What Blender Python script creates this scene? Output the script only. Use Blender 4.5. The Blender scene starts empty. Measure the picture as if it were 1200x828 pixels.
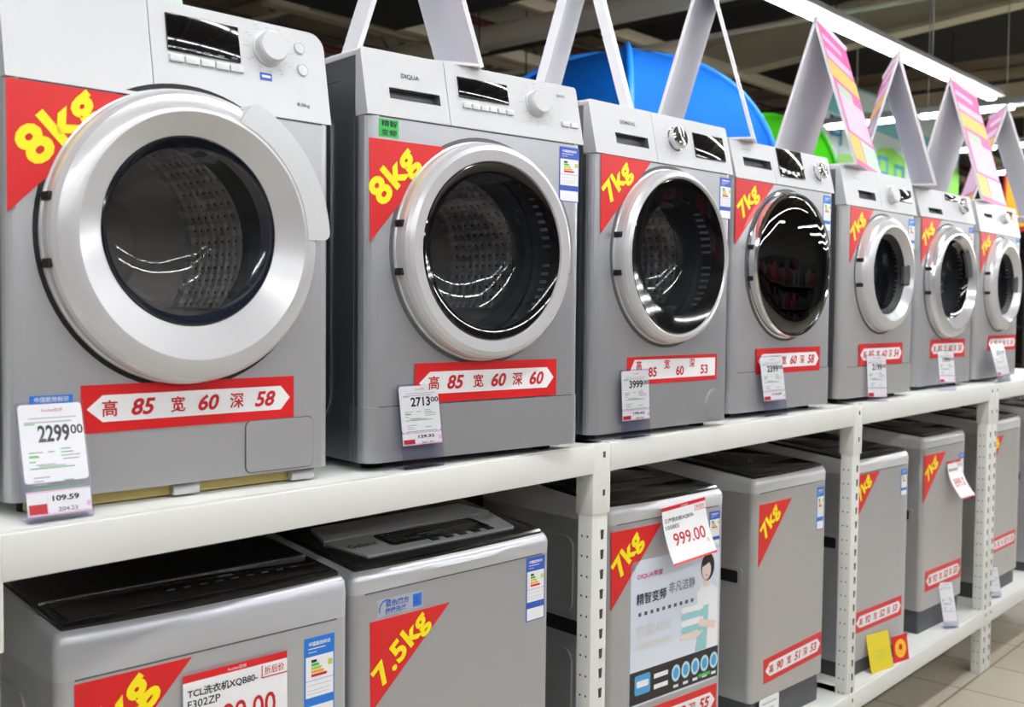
import bpy, bmesh, math, random
from mathutils import Matrix, Vector

random.seed(7)
scene = bpy.context.scene
col = scene.collection
PI = math.pi
R = math.radians

# ------------------------------------------------------------------ camera, sky, exposure
cd = bpy.data.cameras.new('camera')
cam = bpy.data.objects.new('camera', cd)
col.objects.link(cam)
scene.camera = cam
F_PX = 1247.0
cd.sensor_width = 36.0
cd.lens = F_PX / 1200 * 36.0
cd.clip_end = 200
yaw, pitch, roll = R(41.48), R(-2.57), R(0.60)
SH = 1.33                                    # height of the upper shelf deck
fw = Vector((math.cos(yaw) * math.cos(pitch), math.sin(yaw) * math.cos(pitch), math.sin(pitch)))
rt = Vector((math.sin(yaw), -math.cos(yaw), 0))
up = rt.cross(fw)
r2 = rt * math.cos(roll) + up * math.sin(roll)
u2 = -rt * math.sin(roll) + up * math.cos(roll)
rot = Matrix((r2, u2, -fw)).transposed()
cam.matrix_world = Matrix.Translation((0, -1.568, SH + 0.338)) @ rot.to_4x4()
cd.dof.use_dof = True
cd.dof.focus_distance = 2.3
cd.dof.aperture_fstop = 5.0

w = bpy.data.worlds.new('store_air')
scene.world = w
w.use_nodes = True
w.node_tree.nodes['Background'].inputs['Color'].default_value = (0.93, 0.96, 1.0, 1)
w.node_tree.nodes['Background'].inputs['Strength'].default_value = 0.30
scene.view_settings.view_transform = 'Standard'
scene.view_settings.look = 'None'
scene.view_settings.gamma = 1
scene.view_settings.use_curve_mapping = False
scene.view_settings.exposure = 0.38
TUBE = 44.0                                  # radiance of the fluorescent tubes


# ------------------------------------------------------------------ materials
def lin(c):
    return tuple((v / 12.92 if v <= 0.04045 else ((v + 0.055) / 1.055) ** 2.4) for v in [x / 255 for x in c])


MATS = {}


def mat(name, rgb, rough=0.5, metal=0.0, coat=0.0, bump=None, spec=0.5, var=0.0):
    """Principled material with a faint procedural variation; rgb in 0..255 sRGB."""
    if name in MATS:
        return MATS[name]
    m = bpy.data.materials.new(name)
    m.use_nodes = True
    nt = m.node_tree
    b = nt.nodes['Principled BSDF']
    c = lin(rgb)
    b.inputs['Base Color'].default_value = (*c, 1)
    b.inputs['Roughness'].default_value = rough
    b.inputs['Metallic'].default_value = metal
    b.inputs['Coat Weight'].default_value = coat
    b.inputs['Coat Roughness'].default_value = 0.08
    b.inputs['Specular IOR Level'].default_value = spec
    if var or bump:
        tc = nt.nodes.new('ShaderNodeTexCoord')
        nz = nt.nodes.new('ShaderNodeTexNoise')
        nz.inputs['Scale'].default_value = bump[1] if bump else 6
        nt.links.new(tc.outputs['Object'], nz.inputs['Vector'])
        if var:
            mx = nt.nodes.new('ShaderNodeMix')
            mx.data_type = 'RGBA'
            mx.inputs['A'].default_value = (*[v * (1 - var) for v in c], 1)
            mx.inputs['B'].default_value = (*[min(1, v * (1 + var)) for v in c], 1)
            nt.links.new(nz.outputs['Fac'], mx.inputs['Factor'])
            nt.links.new(mx.outputs['Result'], b.inputs['Base Color'])
        if bump:
            bp = nt.nodes.new('ShaderNodeBump')
            bp.inputs['Strength'].default_value = bump[0]
            bp.inputs['Distance'].default_value = 0.002
            nt.links.new(nz.outputs['Fac'], bp.inputs['Height'])
            nt.links.new(bp.outputs['Normal'], b.inputs['Normal'])
    MATS[name] = m
    return m


def emit(name, rgb, s):
    m = bpy.data.materials.new(name)
    m.use_nodes = True
    nt = m.node_tree
    nt.nodes.clear()
    e = nt.nodes.new('ShaderNodeEmission')
    e.inputs[0].default_value = (*rgb, 1)
    e.inputs[1].default_value = s
    o = nt.nodes.new('ShaderNodeOutputMaterial')
    nt.links.new(e.outputs[0], o.inputs[0])
    MATS[name] = m
    return m


def glass(name, tint, refl=0.10, rough=0.02):
    """thin clear pane: see-through tint with a Fresnel mirror layer"""
    m = bpy.data.materials.new(name)
    m.use_nodes = True
    nt = m.node_tree
    nt.nodes.clear()
    t = nt.nodes.new('ShaderNodeBsdfTransparent')
    t.inputs[0].default_value = (*tint, 1)
    g = nt.nodes.new('ShaderNodeBsdfGlossy')
    g.inputs['Color'].default_value = (1, 1, 1, 1)
    g.inputs['Roughness'].default_value = rough
    lw = nt.nodes.new('ShaderNodeLayerWeight')
    lw.inputs['Blend'].default_value = 0.12
    mr = nt.nodes.new('ShaderNodeMapRange')
    mr.inputs['To Min'].default_value = refl
    mr.inputs['To Max'].default_value = min(1, refl + 0.3)
    nt.links.new(lw.outputs['Fresnel'], mr.inputs['Value'])
    mx = nt.nodes.new('ShaderNodeMixShader')
    o = nt.nodes.new('ShaderNodeOutputMaterial')
    nt.links.new(mr.outputs[0], mx.inputs[0])
    nt.links.new(t.outputs[0], mx.inputs[1])
    nt.links.new(g.outputs[0], mx.inputs[2])
    nt.links.new(mx.outputs[0], o.inputs[0])
    MATS[name] = m
    return m


silver = mat('silver_paint', (190, 191, 194), 0.36, 0.55, var=0.02)
silver_b = mat('silver_paint_cool', (184, 186, 190), 0.33, 0.6, var=0.02)
silver_w = mat('silver_paint_warm', (190, 189, 188), 0.38, 0.5, var=0.02)
side_m = mat('steel_side_sheet', (150, 153, 158), 0.30, 0.85)
pale = mat('pale_silver_plastic', (208, 209, 211), 0.3, 0.12)
ringm = mat('satin_ring_plastic', (206, 206, 208), 0.24, 0.25, coat=0.3)
chrome = mat('chrome', (225, 226, 228), 0.08, 1.0)
brushed = mat('brushed_steel', (200, 201, 204), 0.25, 0.9)
black = mat('black_gloss', (8, 8, 10), 0.06, 0, coat=0.5)
blackm = mat('black_matt', (18, 18, 20), 0.5)
navy = mat('dark_navy_gloss', (28, 32, 42), 0.12, 0, coat=0.4)
rubber = mat('grey_rubber', (58, 60, 64), 0.6)
foot_m = mat('black_rubber', (16, 16, 17), 0.7)
seam = mat('seam_grey', (92, 93, 96), 0.6)
red = mat('sticker_red', (218, 30, 34), 0.38, coat=0.15)
yellow = mat('sticker_yellow', (255, 236, 20), 0.4)
white = mat('paper_white', (240, 240, 242), 0.5)
redtxt = mat('red_ink', (196, 24, 32), 0.5)
blk = mat('black_ink', (22, 22, 26), 0.5)
gry = mat('grey_ink', (96, 98, 104), 0.5)
lgry = mat('pale_grey_ink', (178, 180, 186), 0.5)
grn = mat('green_ink', (120, 190, 120), 0.5)
blue = mat('label_blue', (32, 120, 214), 0.4)
dblue = mat('label_deep_blue', (50, 92, 190), 0.4)
green = mat('label_green', (60, 190, 90), 0.4)
lime = mat('label_lime', (190, 210, 70), 0.4)
amber = mat('label_amber', (238, 176, 50), 0.4)
pinkp = mat('print_pink', (214, 84, 158), 0.45)
pinkl = mat('print_pale_pink', (238, 190, 222), 0.45)
magenta = mat('print_magenta', (206, 40, 130), 0.45)
orange = mat('print_orange', (250, 186, 70), 0.45)
turq = mat('print_turquoise', (96, 190, 190), 0.45)
skin = mat('print_skin', (236, 212, 200), 0.5)
sky_p = mat('print_sky', (216, 224, 238), 0.4)
cream = mat('print_cream', (214, 214, 208), 0.5)
shelf_m = mat('white_enamel_steel', (226, 227, 222), 0.42, 0.0, var=0.012)
shelf_hole = mat('slot_shadow_steel', (60, 60, 58), 0.6)
board_m = mat('white_card_board', (232, 231, 236), 0.6, var=0.015)
foam = mat('yellowed_foam', (188, 170, 104), 0.8, bump=(0.4, 90))
skirt_m = mat('dark_grey_plastic', (78, 79, 82), 0.5)
lid_m = mat('smoked_black_lid', (10, 11, 14), 0.1, coat=0.3)
dark_m = mat('dark_steel', (58, 54, 48), .6)
acry = glass('clear_acrylic', (0.97, 0.97, 0.98), 0.012, 0.15)
acry_p = glass('lilac_acrylic', (0.88, 0.89, 0.96), 0.03, 0.15)
bowl_g = glass('door_glass_clear', (0.93, 0.93, 0.94), 0.025)
bowl_d = glass('door_glass_smoked', (0.66, 0.67, 0.70), 0.04)
bowl_k = glass('door_glass_dark', (0.05, 0.05, 0.055), 0.10)

# stainless drum with rows of pressed dimples and holes
drum_m = mat('perforated_stainless', (190, 190, 190), 0.36, 0.35)
_nt = drum_m.node_tree
_b = _nt.nodes['Principled BSDF']
_tc = _nt.nodes.new('ShaderNodeTexCoord')
_sx = _nt.nodes.new('ShaderNodeSeparateXYZ')
_nt.links.new(_tc.outputs['Object'], _sx.inputs[0])
_mz = _nt.nodes.new('ShaderNodeMath')
_mz.operation = 'SUBTRACT'
_mz.inputs[1].default_value = 0.463
_nt.links.new(_sx.outputs['Z'], _mz.inputs[0])
_at = _nt.nodes.new('ShaderNodeMath')
_at.operation = 'ARCTAN2'
_nt.links.new(_mz.outputs[0], _at.inputs[0])
_nt.links.new(_sx.outputs['X'], _at.inputs[1])
_cx = _nt.nodes.new('ShaderNodeCombineXYZ')
_nt.links.new(_at.outputs[0], _cx.inputs[0])
_my = _nt.nodes.new('ShaderNodeMath')
_my.operation = 'MULTIPLY'
_my.inputs[1].default_value = 4.2
_nt.links.new(_sx.outputs['Y'], _my.inputs[0])
_nt.links.new(_my.outputs[0], _cx.inputs[1])
_vo = _nt.nodes.new('ShaderNodeTexVoronoi')
_vo.voronoi_dimensions = '2D'
_vo.inputs['Scale'].default_value = 9
_vo.inputs['Randomness'].default_value = 0.0
_nt.links.new(_cx.outputs[0], _vo.inputs['Vector'])
_cr = _nt.nodes.new('ShaderNodeValToRGB')
_cr.color_ramp.elements[0].position = 0.08
_cr.color_ramp.elements[0].color = (0.02, 0.02, 0.02, 1)
_cr.color_ramp.elements[1].position = 0.13
_cr.color_ramp.elements[1].color = (0.80, 0.80, 0.80, 1)
_nt.links.new(_vo.outputs['Distance'], _cr.inputs[0])
_nt.links.new(_cr.outputs[0], _b.inputs['Base Color'])
_bp = _nt.nodes.new('ShaderNodeBump')
_bp.inputs['Strength'].default_value = 1.0
_bp.inputs['Distance'].default_value = 0.02
_nt.links.new(_vo.outputs['Distance'], _bp.inputs['Height'])
_nt.links.new(_bp.outputs['Normal'], _b.inputs['Normal'])

drum_b = mat('drum_back_steel', (214, 211, 206), 0.36, 0.3)

# floor tiles
tile_m = mat('beige_floor_tile', (176, 168, 150), 0.3)
_nt = tile_m.node_tree
_b = _nt.nodes['Principled BSDF']
_tc = _nt.nodes.new('ShaderNodeTexCoord')
_br = _nt.nodes.new('ShaderNodeTexBrick')
_br.offset = 0
_br.inputs['Scale'].default_value = 1.0
_br.inputs['Brick Width'].default_value = 0.40
_br.inputs['Row Height'].default_value = 0.40
_br.inputs['Mortar Size'].default_value = 0.005
_br.inputs['Color1'].default_value = (*lin((186, 178, 160)), 1)
_br.inputs['Color2'].default_value = (*lin((178, 171, 153)), 1)
_br.inputs['Mortar'].default_value = (*lin((112, 104, 92)), 1)
_nt.links.new(_tc.outputs['Object'], _br.inputs['Vector'])
_nt.links.new(_br.outputs['Color'], _b.inputs['Base Color'])


# ------------------------------------------------------------------ mesh helpers
GLY = {}


def glyph(body, bold=0.0, shear=0.0, space=1.0):
    k = (body, bold, shear, space)
    if k in GLY:
        return GLY[k]
    c = bpy.data.curves.new('lettering', 'FONT')
    c.body = body
    c.offset = bold
    c.shear = shear
    c.space_character = space
    c.resolution_u = 3
    o = bpy.data.objects.new('lettering', c)
    col.objects.link(o)
    dg = bpy.context.evaluated_depsgraph_get()
    me = bpy.data.meshes.new_from_object(o.evaluated_get(dg))
    vs = [tuple(v.co) for v in me.vertices]
    fs = [tuple(p.vertices) for p in me.polygons]
    bpy.data.objects.remove(o)
    bpy.data.curves.remove(c)
    bpy.data.meshes.remove(me)
    xs = [v[0] for v in vs] or [0]
    ys = [v[1] for v in vs] or [0]
    GLY[k] = (vs, fs, (min(xs), max(xs), min(ys), max(ys)))
    return GLY[k]


class MB:
    def __init__(self, M=None):
        self.v, self.f, self.m, self.M = [], [], [], M

    def add(self, vs, fs, mi=0, M=None):
        n = len(self.v)
        for p in vs:
            p = Vector(p)
            if M is not None:
                p = M @ p
            if self.M is not None:
                p = self.M @ p
            self.v.append(tuple(p))
        for q in fs:
            self.f.append(tuple(i + n for i in q))
            self.m.append(mi)
        return self

    def box(self, x0, x1, y0, y1, z0, z1, mi=0, M=None):
        vs = [(x, y, z) for z in (z0, z1) for y in (y0, y1) for x in (x0, x1)]
        return self.add(vs, [(0, 2, 3, 1), (4, 5, 7, 6), (0, 1, 5, 4), (2, 6, 7, 3), (0, 4, 6, 2), (1, 3, 7, 5)], mi, M)

    def rbox(self, x0, x1, y0, y1, z0, z1, r=0.003, mi=0, seg=2, M=None):
        bm = bmesh.new()
        bmesh.ops.create_cube(bm, size=1)
        for v in bm.verts:
            v.co = Vector(((x0 + x1) / 2 + v.co.x * (x1 - x0), (y0 + y1) / 2 + v.co.y * (y1 - y0), (z0 + z1) / 2 + v.co.z * (z1 - z0)))
        bmesh.ops.bevel(bm, geom=list(bm.edges), offset=r, segments=seg, affect='EDGES', profile=0.5)
        bm.verts.index_update()
        self.add([tuple(v.co) for v in bm.verts], [tuple(v.index for v in f.verts) for f in bm.faces], mi, M)
        bm.free()
        return self

    def prism(self, poly, d0, d1, plane='xz', mi=0, M=None, side=None):
        """poly extruded from depth d0 to d1; plane names the two axes of poly"""
        def P(a, b, d):
            return {'xz': (a, d, b), 'xy': (a, b, d), 'yz': (d, a, b)}[plane]
        n = len(poly)
        vs = [P(a, b, d0) for a, b in poly] + [P(a, b, d1) for a, b in poly]
        self.add(vs, [tuple(range(n)), tuple(range(2 * n - 1, n - 1, -1))], mi, M)
        self.add(vs, [(i, (i + 1) % n, (i + 1) % n + n, i + n) for i in range(n)], mi if side is None else side, M)
        return self

    def flat(self, poly, y, mi=0, M=None):
        return self.add([(a, y, b) for a, b in poly], [tuple(range(len(poly)))], mi, M)

    def quad(self, x0, z0, x1, z1, y, mi=0, M=None):
        return self.flat([(x0, z0), (x1, z0), (x1, z1), (x0, z1)], y, mi, M)

    def lathe(self, prof, cx=0, cz=0, n=72, mi=0, M=None, a0=0, a1=2 * PI, loop=False):
        full = abs(a1 - a0 - 2 * PI) < 1e-6
        k = n if full else n + 1
        vs = []
        for pt in prof:
            r, y, dz = (*pt, 0)[:3]
            for i in range(k):
                a = a0 + (a1 - a0) * i / n
                vs.append((cx + r * math.cos(a), y, cz + dz + r * math.sin(a)))
        fs = []
        m = len(prof)
        for j in range(m if loop else m - 1):
            j2 = (j + 1) % m
            for i in range(n):
                i2 = (i + 1) % k
                fs.append((j * k + i, j * k + i2, j2 * k + i2, j2 * k + i))
        return self.add(vs, fs, mi, M)

    def tube(self, p, q, r, n=10, mi=0):
        p, q = Vector(p), Vector(q)
        d = (q - p).normalized()
        a = d.orthogonal().normalized()
        b = d.cross(a)
        vs = []
        for c in (p, q):
            for i in range(n):
                t = 2 * PI * i / n
                vs.append(tuple(c + a * r * math.cos(t) + b * r * math.sin(t)))
        fs = [(i, (i + 1) % n, (i + 1) % n + n, i + n) for i in range(n)]
        fs += [tuple(range(n)), tuple(range(2 * n - 1, n - 1, -1))]
        return self.add(vs, fs, mi)

    def text(self, body, x, z, y, h=None, wd=None, rot=0.0, mi=0, bold=0.0, shear=0.0, space=1.0, M=None, sx=1.0):
        """centred on (x, z) in the plane y, facing -y; h = height of the drawn text, wd = width"""
        vs, fs, (a, b, c, d) = glyph(body, bold, shear, space)
        if not vs:
            return self
        s = h / (d - c) if h else wd / (b - a)
        kx = s * sx
        if h and wd:
            kx = wd / (b - a)
        ca, sa = math.cos(rot), math.sin(rot)
        out = []
        for p in vs:
            u = (p[0] - (a + b) / 2) * kx
            t = (p[1] - (c + d) / 2) * s
            out.append((x + u * ca - t * sa, y, z + u * sa + t * ca))
        return self.add(out, fs, mi, M)

    def build(self, name, mats, parent=None, ang=35, bevel=0):
        me = bpy.data.meshes.new(name)
        me.from_pydata(self.v, [], self.f)
        for m in (mats if isinstance(mats, (list, tuple)) else [mats]):
            me.materials.append(m)
        me.polygons.foreach_set('material_index', self.m)
        bm = bmesh.new()
        bm.from_mesh(me)
        bmesh.ops.recalc_face_normals(bm, faces=bm.faces)
        bm.to_mesh(me)
        bm.free()
        me.polygons.foreach_set('use_smooth', [True] * len(me.polygons))
        me.set_sharp_from_angle(angle=R(ang))
        o = bpy.data.objects.new(name, me)
        col.objects.link(o)
        if parent is not None:
            o.parent = parent
        if bevel:
            b = o.modifiers.new('bevel', 'BEVEL')
            b.width = bevel
            b.segments = 3
            b.limit_method = 'ANGLE'
            b.angle_limit = R(40)
            b.harden_normals = False
        return o


def tag(o, label, cat, group=None, kind=None):
    o['label'] = label
    o['category'] = cat
    if group:
        o['group'] = group
    if kind:
        o['kind'] = kind
    return o


def thing(name, label, cat, loc, rz=0.0, group=None):
    o = bpy.data.objects.new(name, None)
    col.objects.link(o)
    o.empty_display_size = 0.1
    o.location = loc
    o.rotation_euler = (0, 0, rz)
    return tag(o, label, cat, group)


def struct(o):
    o['kind'] = 'structure'
    return o


def rrect(x0, z0, x1, z1, r, n=5):
    pts = []
    for cx, cz, a in ((x1 - r, z1 - r, 0), (x0 + r, z1 - r, 90), (x0 + r, z0 + r, 180), (x1 - r, z0 + r, 270)):
        for i in range(n + 1):
            t = R(a + 90 * i / n)
            pts.append((cx + r * math.cos(t), cz + r * math.sin(t)))
    return pts


# ------------------------------------------------------------------ stickers and cards
def weight_sticker(root, p, txt, y=0.0, th=0.055, shift=(0, 0), wd=None, rot=None, sx=1.14):
    """red corner triangle with the load in yellow; p = top-left, top-right, bottom"""
    s = MB().prism(p, y - 0.0012, y, 'xz')
    a, b, c = p
    ang = math.atan2(b[1] - c[1], b[0] - c[0]) if rot is None else rot
    cx = a[0] * 0.36 + b[0] * 0.33 + c[0] * 0.31 + shift[0]
    cz = a[1] * 0.36 + b[1] * 0.33 + c[1] * 0.31 + shift[1]
    s.text(txt, cx, cz, y - 0.0018, h=th * 1.14, wd=wd, rot=ang, sx=sx, bold=0.038, space=1.1, mi=1)
    return s.build('weight_sticker', [red, yellow], root)


def dimension_sticker(root, x0, z0, x1, z1, hh, ww, dd, y=0.0, tilt=0.0, torn=False):
    M = Matrix.Translation(((x0 + x1) / 2, y, (z0 + z1) / 2)) @ Matrix.Rotation(-tilt, 4, 'Y')
    a, b = (x1 - x0) / 2, (z1 - z0) / 2
    s = MB(M)
    s.prism([(-a, -b), (a, -b), (a, b), (-a, b)], -0.0012, 0, 'xz', 0)
    ai, bi = a * 0.955, b * 0.56
    s.flat([(-ai, 0), (-ai + bi * 1.2, -bi), (ai - bi * 0.9, -bi), (ai, 0), (ai - bi * 0.9, bi), (-ai + bi * 1.2, bi)] if not torn else
           [(-ai, -b * .1), (-ai + bi * .6, -bi * 1.2), (ai, -bi * 1.2), (ai, b * .72), (-ai + bi, b * .8)], -0.0016, 1)
    t = s
    k = a / 0.2
    for ch, num, x in (('高', hh, -0.125), ('宽', ww, -0.005), ('深', dd, 0.108)):
        dz = b * 0.35 if torn else 0
        t.text(ch, x * k - 0.028 * k, dz * 1.1, -0.002, h=b * 0.70, bold=0.016, mi=2)
        t.text(num, x * k + 0.030 * k, -dz * 0.4, -0.002, h=b * (0.72 if torn else 0.72), bold=0.03, shear=0.0 if torn else 0.25, sx=1.08, mi=2)
    return s.build('dimension_sticker', [red, white, redtxt], root)


def energy_label(root, x0, z1, wd, h, y=0.0, hdr=None):
    """blue and white energy rating label"""
    hdr = hdr or blue
    s = MB()
    s.prism([(x0, z1 - h), (x0 + wd, z1 - h), (x0 + wd, z1), (x0, z1)], y - 0.0008, y, 'xz', 0)
    X = lambda u: x0 + u * wd
    Zz = lambda v: z1 - v * h
    yy = y - 0.0012
    s.quad(X(0.04), Zz(.985), X(.96), Zz(.80), yy, 1)
    s.quad(X(0.04), Zz(.70), X(.96), Zz(.22), yy, 1)
    s.quad(X(0.1), Zz(.62), X(.85), Zz(.615), yy - 0.0003, 2)
    s.quad(X(0.1), Zz(.66), X(.8), Zz(.655), yy - 0.0003, 2)
    s.quad(X(0.04), Zz(.505), X(.96), Zz(.50), yy - 0.0003, 0)
    s.quad(X(0.1), Zz(.56), X(.9), Zz(.555), yy - 0.0003, 2)
    for i, (c, ln) in enumerate(((3, .20), (4, .28), (5, .36), (6, .44), (7, .54))):
        v = 0.26 + i * 0.042
        s.flat([(X(.22), Zz(v + .033)), (X(.22 + ln - .05), Zz(v + .033)), (X(.22 + ln), Zz(v + .016)), (X(.22 + ln - .05), Zz(v)), (X(.22), Zz(v))], yy - 0.0003, c)
    s.quad(X(.78), Zz(.36), X(.92), Zz(.29), yy - 0.0003, 5)
    s.text('中国能效标识', X(.5), Zz(.075), yy, h=h * .05, wd=wd * .72, mi=1, bold=0.02)
    s.quad(X(.12), Zz(.135), X(.7), Zz(.125), yy, 1)
    s.quad(X(.12), Zz(.175), X(.4), Zz(.168), yy, 1)
    return s.build('energy_label', [hdr, white, lgry, blackm, green, lime, amber, red], root)


def price_tag(label, loc, wd, h, price, sub1='', sub2='', lean=0.0, rz=0.0, foot=0.03, strip=True, roll_=0.0, blank=False, back=0.03):
    """paper price card in a clear stand; loc = centre of the front bottom edge"""
    root = thing('price_tag', label, 'price tag', loc, rz, 'price tags along the shelf edge')
    M = Matrix.Rotation(-lean, 4, 'X') @ Matrix.Rotation(-roll_, 4, 'Y')
    MB().prism(rrect(-wd / 2 - .003, 0.001, wd / 2 + .003, foot + h + .004, .003), 0.003, 0.004, 'xz', 0, M).box(-wd / 2, wd / 2, 0.0, back, 0, 0.002, 0).build('holder', acry_p, root)
    MB(M).prism(rrect(-wd / 2 - .003, 0.001, wd / 2 + .003, foot + h + .004, .003), -0.001, 0.0, 'xz', 0).build('front_sheet', acry, root)
    c = MB(M)
    z0, z1 = foot, foot + h
    sp = z0 + h * 0.24 if strip else z0
    c.prism(rrect(-wd / 2, sp + (0.012 if (strip and foot < .01) else 0), wd / 2, z1, .006), 0.0006, 0.0014, 'xz', 0)
    if strip:
        c.prism([(-wd / 2, z0 + .004), (wd / 2, z0 + .004), (wd / 2, sp - .0005), (-wd / 2, sp - .0005)], 0.0006, 0.0014, 'xz', 0)
        c.quad(-wd * .48, z0 + .006, -wd * .2, z0 + (sp - z0) * .52, 0.0004, 1)
        c.quad(-wd * .5, z0 + .004, wd * .5, z0 + .007, 0.0004, 4)
        c.quad(-wd * .5, sp - .003, wd * .5, sp - .0008, 0.0004, 4)
        c.quad(wd * .42, z0 + .012, wd * .5, z0 + .02, 0.0004, 4)
        c.quad(-wd * .19, z0 + .006, -wd * .185, sp - .003, 0.0004, 4)
    c.quad(-wd * .35, z1 - h * .13, wd * .4, z1 - h * .12, 0.0004, 3)
    for i, (u, v, ln, mi) in enumerate(((-.42, .17, .16, 2), (-.4, .42, .1, 2), (-.4, .45, .14, 2), (-.4, .5, .1, 2), (-.3, .42, .12, 3), (-.1, .42, .1, 2), (.1, .40, .16, 2), (.1, .43, .2, 2), (.1, .46, .3, 3), (-.3, .53, .3, 3), (-.4, .56, .7, 2), (-.36, .64, .25, 3), (-.36, .67, .15, 3), (-.42, .155, .62, 3), (.12, .155, .2, 3), (.12, .49, .26, 3), (-.4, .46, .16, 2), (-.26, .545, .42, 3), (-.36, .70, .2, 3), (.1, .68, .16, 2), (-.4, .74, .8, 2))):
        c.quad(u * wd, z1 - h * v, (u + ln) * wd, z1 - h * (v + .012), 0.0004, mi)
    t = c
    y = 0.0002
    t.text('Auchan欧尚', wd * .02, z1 - h * .055, y, h=h * .035, mi=1, shear=.15)
    if price:
        t.text(price, wd * .02, z1 - h * .265, y, h=h * .155, wd=wd * .50, mi=5, bold=0.03)
        t.text('00', wd * .385, z1 - h * .24, y, h=h * .085, wd=wd * .2, mi=5, bold=0.02)
    if sub1 and strip:
        t.text(sub1, wd * .1, z0 + (sp - z0) * .68, y, h=h * .05, wd=wd * .42, mi=5, bold=0.035)
        t.text(sub2, wd * .12, z0 + (sp - z0) * .27, y, h=h * .035, wd=wd * .3, mi=5)
    c.build('card', [white, redtxt, grn, lgry, pinkl, blk], root)
    return root


# ------------------------------------------------------------------ front loading washers
W, D, HT = 0.597, 0.56, 0.85


def front_washer(spec):
    s = dict(rc=0.022, sh=0.70, cz=0.46, R=0.235, Rg=0.16, Rb=0.135, p=0.05, body=silver, zb=0.018, kick=None)
    s.update(spec)
    rc, sh, cz, RR, Rg, Rb, p, zb = (s[k] for k in ('rc', 'sh', 'cz', 'R', 'Rg', 'Rb', 'p', 'zb'))
    x, y, yw = s['pos']
    ex = Vector((math.cos(yw), math.sin(yw), 0))
    loc = Vector((x, y, SH)) + ex * W / 2
    root = thing('washing_machine', s['label'], 'washing machine', loc, yw, 'front loading washers on the upper shelf')
    hw = W / 2
    Rh = RR - 0.03
    # --- cabinet with the round port
    c = MB()
    xs, N = hw - rc, 72
    zt = sh
    hole = [(Rh * math.cos(2 * PI * i / N), cz + Rh * math.sin(2 * PI * i / N)) for i in range(N)]
    rim = []
    for i in range(N):
        a = 2 * PI * i / N
        dx, dz = math.cos(a), math.sin(a)
        k = 1e9
        if abs(dx) > 1e-9:
            k = min(k, xs / abs(dx))
        if dz > 1e-9:
            k = min(k, (zt - cz) / dz)
        if dz < -1e-9:
            k = min(k, (cz - zb) / -dz)
        rim.append([dx * k, cz + dz * k])
    for sx_, zc in ((xs, zt), (-xs, zt), (-xs, zb), (xs, zb)):
        j = min(range(N), key=lambda i: (rim[i][0] - sx_) ** 2 + (rim[i][1] - zc) ** 2)
        rim[j] = [sx_, zc]
    vs = [(a, 0, b) for a, b in hole] + [(a, 0, b) for a, b in rim] + [(a * 1.0, 0.035, cz + (b - cz)) for a, b in hole]
    c.add(vs, [(i, (i + 1) % N, N + (i + 1) % N, N + i) for i in range(N)])
    c.add(vs, [(i, (i + 1) % N, 2 * N + (i + 1) % N, 2 * N + i) for i in range(N)])
    for sg in (-1, 1):
        arc = [(sg * (xs + rc * math.sin(PI / 2 * i / 6)), rc - rc * math.cos(PI / 2 * i / 6)) for i in range(7)]
        for i in range(6):
            (a, b), (a2, b2) = arc[i], arc[i + 1]
            c.add([(a, b, zb), (a2, b2, zb), (a2, b2, zt), (a, b, zt)], [(0, 1, 2, 3)])
        side = [(rc, zb), (D, zb), (D, .835), (.042, .835), (.042, sh), (rc, sh)]
        c.add([(sg * hw, a, b) for a, b in side], [tuple(range(6))], 2)
        # pressed relief and the front return of the side sheet
        c.prism(rrect(.13, .10, D - .05, .74, .05), sg * hw, sg * (hw + .004), 'yz', 2)
        c.box(sg * hw - .0005, sg * hw + .0015, .045, .047, zb + .01, sh - .005, 1)
        c.box(sg * hw - .0005, sg * hw + .0015, .10, D, .79, .792, 1)
    outl = [(-hw, .042), (-hw, rc), (-xs, 0), (xs, 0), (hw, rc), (hw, .042)]
    c.add([(a, b, sh) for a, b in outl], [tuple(range(6))])
    c.add([(-hw, .042, sh), (hw, .042, sh), (hw, .042, .835), (-hw, .042, .835)], [(0, 1, 2, 3)])
    c.add([(-hw, .042, .835), (hw, .042, .835), (hw, D, .835), (-hw, D, .835)], [(0, 1, 2, 3)])
    c.add([(-hw, D, zb), (hw, D, zb), (hw, D, .835), (-hw, D, .835)], [(0, 1, 2, 3)])
    c.add([(-hw, D, zb), (hw, D, zb), (hw, rc, zb), (xs, 0, zb), (-xs, 0, zb), (-hw, rc, zb)], [tuple(range(6))])
    c.box(-xs, xs, -.0006, .002, sh - .0025, sh + .001, 1)
    c.build('cabinet', [s['body'], seam, side_m], root)
    if s['kick']:
        kz = s['kick']
        k = MB()
        o2 = [(-hw, .06)] + [(-(xs + rc * math.sin(PI / 2 * i / 6)), rc - rc * math.cos(PI / 2 * i / 6) - .003) for i in range(6, -1, -1)]
        o2 += [((xs + rc * math.sin(PI / 2 * i / 6)), rc - rc * math.cos(PI / 2 * i / 6) - .003) for i in range(7)] + [(hw, .06)]
        k.prism(o2, zb, kz, 'xy')
        k.box(-xs, xs, -.0034, 0, kz - .0003, kz + .0012, 1)
        k.build('kick_plate', [s['body'], seam], root)
    # --- top
    t = MB().rbox(-hw + .001, hw - .001, .05, D, .826, HT, .006)
    t.build('top_cover', pale, root)
    # --- feet
    for fx in (-hw + .06, hw - .06):
        for fy in (.07, D - .07):
            MB().lathe([(.001, 0), (.022, 0), (.022, .012), (.012, zb + .004), (.001, zb + .004)], 0, 0, 20,
                       M=Matrix.Translation((fx, fy, 0)) @ Matrix.Rotation(PI / 2, 4, 'X')).build('foot', foot_m, root)
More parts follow.
